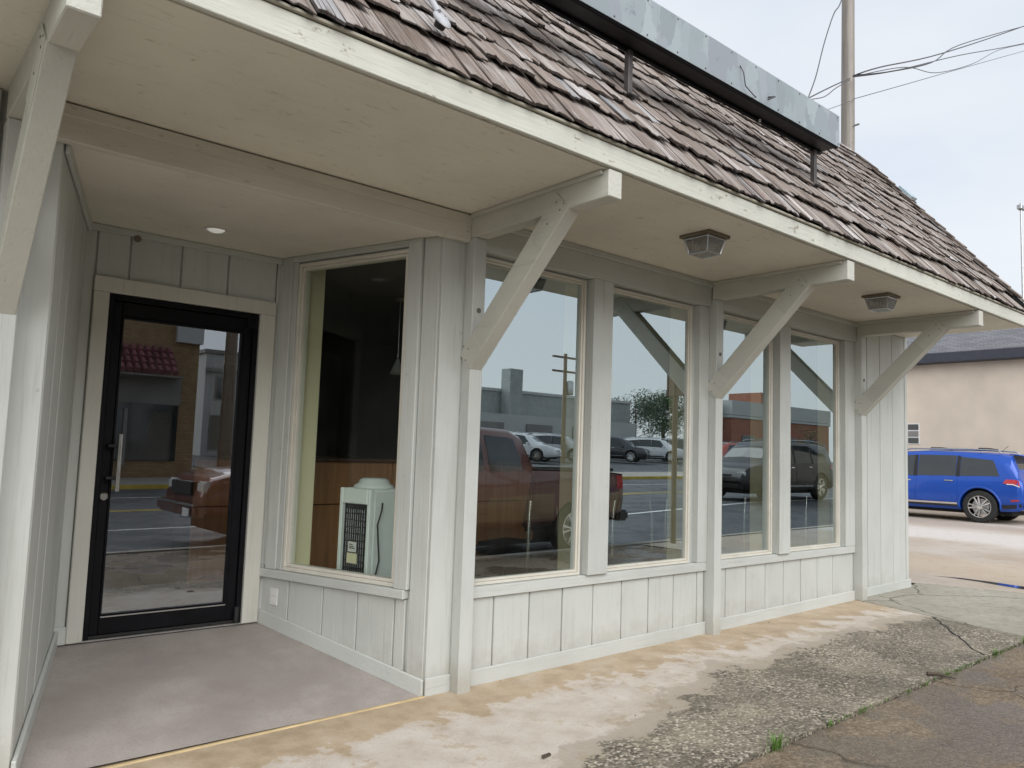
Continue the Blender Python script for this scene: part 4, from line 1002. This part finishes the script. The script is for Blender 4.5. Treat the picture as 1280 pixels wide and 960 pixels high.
cable([put(1062, 100, 15.3), put(1045, 110, 14.6), put(1030, 121, 14), put(1005, 127, 13.4), put(960, 150, 12.3)], 0.0087, 'thin slack cable looping left from the pole behind the sign box')
cable([put(1062, -30, 15.3), put(1050, 5, 15.2), put(1042, 18, 15), put(1030, 55, 14.6), put(1020, 95, 14.1), put(1010, 123, 13.5), put(1000, 150, 12.5)], 0.0112, 'black cable falling steeply left of the pole from above the picture')
cable([put(1064, 126, 15.3), put(1040, 135, 14.8), put(1000, 148, 13.8)], 0.0062, 'thin wire passing left of the pole just above the roof')
FP = thing('light_pole', 'slim pale grey light pole far away at the right edge of the picture', 'pole', (60, 17.7, .5))
bp = put(1279, 380, 52); FP.location = (bp.x, bp.y, .4)
MB().tube([(0, 0, 0), (0, 0, bp.z+6.5)],   .10, 10, r1=.06).build('shaft', M['steel'], FP, smooth=60); MB().box(-.35, .35, -.15, .15, bp.z+6.0, bp.z+6.3).build('lamp_head', M['steel'], FP, bev=.03)

# ------------------------------------------------------------------ things across the street that the windows mirror
# red pickup at the near kerb
PK = [(0, .62, .98, 1.02, .90, .86), (.04, .58, 1.22, 1.26, .94, .90), (.5, .50, 1.26, 1.30, .965, .92), (2.05, .46, 1.28, 1.32, .97, .93), (2.10, .46, 1.22, 1.80, .97, .70), (2.35, .45, 1.22, 1.90, .97, .70), (3.3, .45, 1.20, 1.93, .97, .71), (3.75, .45, 1.18, 1.84, .965, .72), (4.35, .45, 1.16, 1.24, .95, .80),
      (4.6, .46, 1.14, 1.18, .94, .78), (5.4, .48, 1.06, 1.12, .92, .76), (5.72, .50, .98, 1.02, .88, .72), (5.86, .54, .74, .80, .82, .68)]
tk = Car('pickup_truck', 'dark red pickup truck parked at the kerb and mirrored in the windows', 'truck', PK, M['redpaint'], (6.95, -5.6, zstreet(4.5, -5.6)), R(180), (1.15, 4.75), .40)
for sy in (-1, 1):
    tk.patch('window', M['carglass'], sy, [(2.22, .10), (2.85, .08), (2.85, .90), (2.30, .88)]); tk.patch('window', M['carglass'], sy, [(2.95, .08), (4.10, .06), (3.72, .88), (2.95, .92)])
    tk.patch('lower_panel', M['brownpaint'], sy, [(1.62, -.95), (4.28, -.95), (4.28, -.52), (1.62, -.52)], .006, 6, 2); tk.patch('lower_panel', M['brownpaint'], sy, [(.1, -.95), (.66, -.95), (.66, -.52), (.1, -.52)], .006, 3, 2)
    tk.patch('tail_lamp', M['redlens'], sy, [(.05, -.45), (.20, -.45), (.20, -.02), (.05, -.02)], .01, 2, 2)
    tk.patch('door', M['redpaint'], sy, [(2.9, -.80), (4.05, -.80), (4.1, -.02), (2.9, -.02)], .007, 4, 3)
    tk.box('headlight', 5.60, 5.84, sy*.66-.17, sy*.66+.15, .78, .98, M['clearlens'], bev=.03); tk.box('mirror', 3.85, 4.0, sy*1.12-.1, sy*1.12+.1, 1.18, 1.40, M['blackp'], bev=.03)
tk.topglass('windshield', 3.80, 4.28); tk.topglass('rear_window', 2.105, 2.33)
tk.box('bed_liner', .10, 2.0, -.78, .78, 1.29, 1.345, M['blackp']); tk.box('rear_bumper', -.20, .06, -.88, .88, .48, .66, M['blackp'], bev=.04); tk.box('front_bumper', 5.78, 5.98, -.90, .90, .46, .66, M['redpaint'], bev=.05); tk.box('bumper_trim', 5.985, 6.0, -.86, .86, .62, .66, M['chrome']); tk.box('grille', 5.80, 5.90, -.46, .46, .76, .96, M['blackp']); tk.box('licence_plate', 5.99, 6.01, -.75, -.45, .46, .60, M['white'])

suv('passing_suv', 'dark SUV driving on the street and mirrored in the far windows', M['darkpaint'], (20.6, -8.9, zstreet(18, -8.9)), R(180))
lot = [(27, -34, 'white', 'white car parked in the lot nearest the grey building'), (31, -35, 'silv', 'silver car parked in the lot across the street'), (36.5, -35, 'grey', 'charcoal car parked in the lot between silver and white cars'), (41.5, -35.5, 'white', 'white SUV parked in the lot beside the charcoal car'),
       (46, -36, 'grey', 'charcoal SUV parked at the far end of the lot'), (40, -23.8, 'orang', 'red car parked along the far sidewalk'), (46, -24.2, 'silv', 'silver car parked along the far sidewalk')]
for x, y, p_, lab in lot: suv('parked_car', lab, M[p_+'paint'], (x, y, zfar(x, y)+.0), R(60) if y < -30 else R(180), 'cars parked across the street', 'car')

def flat_building(name, label, x0, x1, y0, y1, h, mat, cap, wins=(), z=None, base_z=None):
    zb = zfar((x0+x1)/2, y1) if base_z is None else base_z
    b = thing(name, label, 'building', ((x0+x1)/2, y1, zb)); T_ = Matrix.Translation((-(x0+x1)/2, -y1, -zb))
    MB(T_).box(x0, x1, y0, y1, zb-.5, zb+h).build('wall', mat, b); MB(T_).box(x0-.12, x1+.12, y0-.12, y1+.12, zb+h, zb+h+.22).build('parapet_cap', cap, b, bev=.02)
    for (wx0, wx1, wz0, wz1) in wins:
        f = MB(T_).box(wx0-.08, wx1+.08, y1-.03, y1+.05, zb+wz0-.08, zb+wz1+.08).build('window', M['stone'], b); MB(T_).box(wx0, wx1, y1+.051, y1+.07, zb+wz0, zb+wz1).build('pane', M['carglass'], f)
    return b, T_, zb
b, T_, zb = flat_building('grey_building', 'long grey block building with a chimney across the parking lot', 22, 47.5, -52, -40, 4.65, M['gblock'], M['lgrey'])
MB(T_).box(33.2, 34.4, -39.9, -38.9, zb, zb+6.3).build('chimney', M['gblock'], b); MB(T_).box(22, 45.5, -39.98, -37.6, zb-.4, zb+2.9).build('front_wing', M['lgrey'], b)
for i in range(4): MB(T_).box(24.5+i*4.6, 27+i*4.6, -37.59, -37.5, zb, zb+2.3).build('garage_door', M['stone'], b)
b, T_, zb = flat_building('brick_building', 'red brick building with a pale band and stepped parapet', 50.5, 66, -35, -32, 3.6, M['rbrick'], M['lgrey'], [(52+i*3.2, 53.6+i*3.2, .9, 2.2) for i in range(4)])
MB(T_).box(50.4, 66.1, -35, -31.88, zb+3.85, zb+5.0).build('pale_band', M['lgrey'], b); MB(T_).box(54.5, 58.5, -35.0, -31.86, zb+5.01, zb+5.9).build('stepped_parapet', M['rbrick'], b)
flat_building('white_building', 'small white block building beside the red brick one', 48.6, 50.3, -35, -33, 4.6, M['lgrey'], M['white'], [(49.1, 49.8, 1.6, 2.9)])
# corner shop opposite with a tiled awning
b, T_, zb = flat_building('yellow_brick_building', 'tall yellow brick shop opposite with a red tiled awning', -14, 7.1, -36, -23.45, 9.5, M['ybrick'], M['lgrey'])
MB(T_).box(-13, 6.5, -23.44, -23.34, zb+2.75, zb+3.7).build('stone_panel', M['stone'], b); f = MB(T_).box(-12.9, 6.45, -23.44, -23.38, zb+.7, zb+2.74).build('shop_window', M['carglass'], b)
for i in range(8): MB(T_).box(-12.9+i*2.5, -12.78+i*2.5, -23.375, -23.30, zb+.5, zb+2.55).build('mullion', M['stone'], f)
mb = MB(T_)
for r in range(4):
    for i in range(78):
        x = -13.3+i*.25; z0 = zb+3.82+r*.25; yy = -22.35-r*.255
        mb.tube([(x, yy+.03, z0+.03), (x, yy-.27, z0+.25)], .12, 6, r1=.10)
tl = mb.build('awning_tiles', M['redtile'], b); tl['kind'] = 'stuff'
MB(T_).box(-13.4, 6.3, -23.44, -22.4, zb+3.70, zb+3.76).build('awning_board', M['stone'], b)
MB(T_).box(6.2, 7.15, -23.44, -23.2, zb+5.1, zb+5.9).build('corner_capital', M['lgrey'], b)
b, T_, zb = flat_building('grey_house', 'grey two storey shopfront with white porch trim across the street', 11.65, 19, -44, -36, 5.4, M['lgrey'], M['stone'], [(12.3, 12.8, 3.0, 4.1), (14.6, 15.4, 3.0, 4.1), (17, 17.8, 3.0, 4.1), (12.1, 12.8, .3, 2.0), (14.2, 18, .6, 2.0)])
MB(T_).box(13.6, 19, -36, -34.6, zb+2.3, zb+2.75).build('porch_roof', M['white'], b); MB(T_).box(11.6, 19, -36, -35.8, zb+4.4, zb+4.6).build('cornice', M['stone'], b)

def pole_far(x, y, h, label, r=.18, arms=True):
    t_ = thing('utility_pole', label, 'pole', (x, y, zfar(x, y))); MB().tube([(0, 0, -.2), (0, 0, h)], r, 12, r1=r*.75).build('shaft', M['polebrown'], t_, smooth=60)
    if arms:
        for z_ in (h-.3, h-1.2): MB().box(-1.1, 1.1, -.06, .06, z_, z_+.12).build('crossarm', M['polebrown'], t_)
        MB().lathe([(0, 0), (.25, 0), (.28, .1), (.28, .8), (.2, .9), (0, .9)], (.4, 0, h-2.6), 2, 14).build('transformer', M['steel'], t_, smooth=40)
pole_far(7.28, -20.7, 9.5, 'thick brown utility pole at the far kerb mirrored in the door', .24, False)
pole_far(31.5, -31.5, 6.9, 'utility pole with crossarms and a transformer by the parking lot', .16)
SP = thing('street_sign', 'brown street sign post standing by the near kerb', 'sign', (7.6, -4.15, G(7.6)-.03))
MB().tube([(0, 0, 0), (0, 0, 2.95)], .045, 8).build('post', M['polebrown'], SP); MB().box(-.02, .02, -.17, .17, 2.45, 2.98).build('plate', M['polebrown'], SP, bev=.004)

def tree(x, y, h, rad, label, mat='leaf', n=4200, seed=1, group='trees across the street'):
    rr = random.Random(seed); t_ = thing('tree', label, 'tree', (x, y, zfar(x, y)), 0, group)
    mb = MB(); mb.tube([(0, 0, -.2), (.05, .03, h*.3), (0, .08, h*.6), (.04, 0, h*.85)], .13*h/6, 8, r1=.03)
    cs = []
    for k in range(9):
        a = k*2.4; z0 = h*(.3+.05*k); e_ = Vector((cos(a)*rad*rr.uniform(.5, .85), sin(a)*rad*rr.uniform(.5, .85), z0+h*rr.uniform(.12, .28))); mb.tube([(0, 0, z0), e_*.5+Vector((0, 0, z0*.5+.1)), e_], .05*h/6, 6, r1=.015); cs.append((e_, rad*rr.uniform(.32, .5)))
    cs.append((Vector((0, 0, h*.88)), rad*.45)); mb.build('trunk', M['bark'], t_, smooth=60)
    lf = MB()
    for i in range(n):
        c_, r = rr.choice(cs); d = Vector((rr.gauss(0, 1), rr.gauss(0, 1), rr.gauss(0, .8))).normalized()*r*rr.random()**.4; p = c_+d; s = rr.uniform(.06, .13)*h/6
        a = Vector((rr.gauss(0, 1), rr.gauss(0, 1), rr.gauss(0, 1))).normalized(); b_ = a.orthogonal().normalized(); q = a.cross(b_)
        lf.add([p-b_*s, p-q*s*.45, p+b_*s, p+q*s*.45], [(0, 1, 2, 3)])
    lf.build('crown', M[mat], t_)
tree(50.5, -42, 5.4, 3.0, 'broad dark tree behind the parked cars', 'leafd', seed=2); tree(55.5, -43, 6.2, 2.2, 'tall narrow green tree right of the broad dark one', 'leaf', seed=3); tree(57, -44, 5.6, 3.2, 'low spreading tree behind the narrow green one', 'leafd', seed=4)
tree(45.5, -22.6, 3.0, 1.0, 'small bright street tree before the red brick building', 'leaf', 700, 5, None); tree(11.5, -50, 6.5, 2.2, 'green tree beside the grey shopfront', 'leaf', 800, 6, None)

# ------------------------------------------------------------------ small things on the ground
gt = MB(); rr = random.Random(9)
for i in range(420):
    x = rr.uniform(-2.2, 7); y = rr.choice([rr.uniform(-3.2, -1.8), rr.gauss(-1.74, .05), rr.uniform(-1.7, -.05), rr.gauss(-.05, .02)]); y = min(y, -.06); s_ = rr.uniform(.002, .006) if i % 9 else rr.uniform(.006, .011)
    z = (G(x)-.002 if x < 5.1 else G(x)+.004) if y > -1.74 else G(x)-.012-.006*(-1.765-y); a = rr.uniform(0, 6)
    gt.add([(x+cos(a+k*2.09)*s_, y+sin(a+k*2.09)*s_*rr.uniform(.5, 1), z-.001) for k in range(3)]+[(x+rr.uniform(-.3, .3)*s_, y+rr.uniform(-.3, .3)*s_, z+s_*rr.uniform(.5, 1.0))], [(0, 1, 3), (1, 2, 3), (2, 0, 3)])
tag(gt.build('grit', M['grit']), kind='stuff')
gr = MB(); rr = random.Random(5)
def tuft(x, y, n, h, sp):
    for i in range(n):
        a = rr.uniform(0, 2*pi); r = abs(rr.gauss(0, sp)); bx, by = x+cos(a)*r, y+sin(a)*r*.6; z = G(bx)-.012; hh = h*rr.uniform(.4, 1.1); l = rr.uniform(.1, .7)*hh; w_ = rr.uniform(.0015, .003)
        dx, dy = cos(a)*l, sin(a)*l; px, py = -sin(a)*w_, cos(a)*w_
        gr.add([(bx-px, by-py, z), (bx+px, by+py, z), (bx+dx*.4+px*.8, by+dy*.4+py*.8, z+hh*.6), (bx+dx*.4-px*.8, by+dy*.4-py*.8, z+hh*.6), (bx+dx, by+dy, z+hh)], [(0, 1, 2, 3), (3, 2, 4)])
tuft(.80, -1.76, 60, .085, .035); tuft(3.0, -1.75, 30, .05, .06); tuft(3.95, -1.755, 40, .06, .08); tuft(4.6, -1.75, 30, .06, .06)
for i in range(65):
    x = rr.uniform(1.3, 5.2); tuft(x, -1.752, rr.randint(2, 7), .028, .02)
for i in range(18): f = rr.random(); tuft(5.2-.40*f, .0-1.72*f, rr.randint(1, 4), .025, .015)
tag(gr.build('joint_grass', M['grass']), kind='stuff')
mb = MB(); mb.tube([(2.86, -1.68, G(2.8)+.012), (2.90, -1.72, G(2.8)+.013), (2.92, -1.77, G(2.9)+.008), (2.96, -1.83, G(2.9)-.004)], .014, 7, r1=.004)
tag(mb.build('stick', M['bark']), 'short dark stick lying across the joint at the edge of the concrete walk', 'stick')
mb = MB(); mb.hexa([(-.26, -1.16, G(0)+.001), (-.20, -1.15, G(0)+.001), (-.19, -1.125, G(0)+.001), (-.25, -1.135, G(0)+.001)], [(-.26, -1.16, G(0)+.004), (-.20, -1.15, G(0)+.009), (-.19, -1.125, G(0)+.005), (-.25, -1.135, G(0)+.008)])
tag(mb.build('leaf_scrap', M['bark']), 'tiny dark dry leaf lying on the pale concrete near the corner post', 'leaf')
t = NT('still_water'); M['water'] = t.set(col=(.03, .035, .04), rough=.03, spec=.8)
mb = MB(); pts = [(7.80, .25), (7.86, .05), (7.84, -.3), (7.72, -.7), (7.66, -1.2), (7.74, -1.6), (7.86, -1.5), (7.90, -.9), (7.96, -.4), (7.94, -.05)]
mb.add([(x, y, G(x)-.010) for x, y in pts], [tuple(range(len(pts)))]); tag(mb.build('puddle', M['water']), kind='structure')
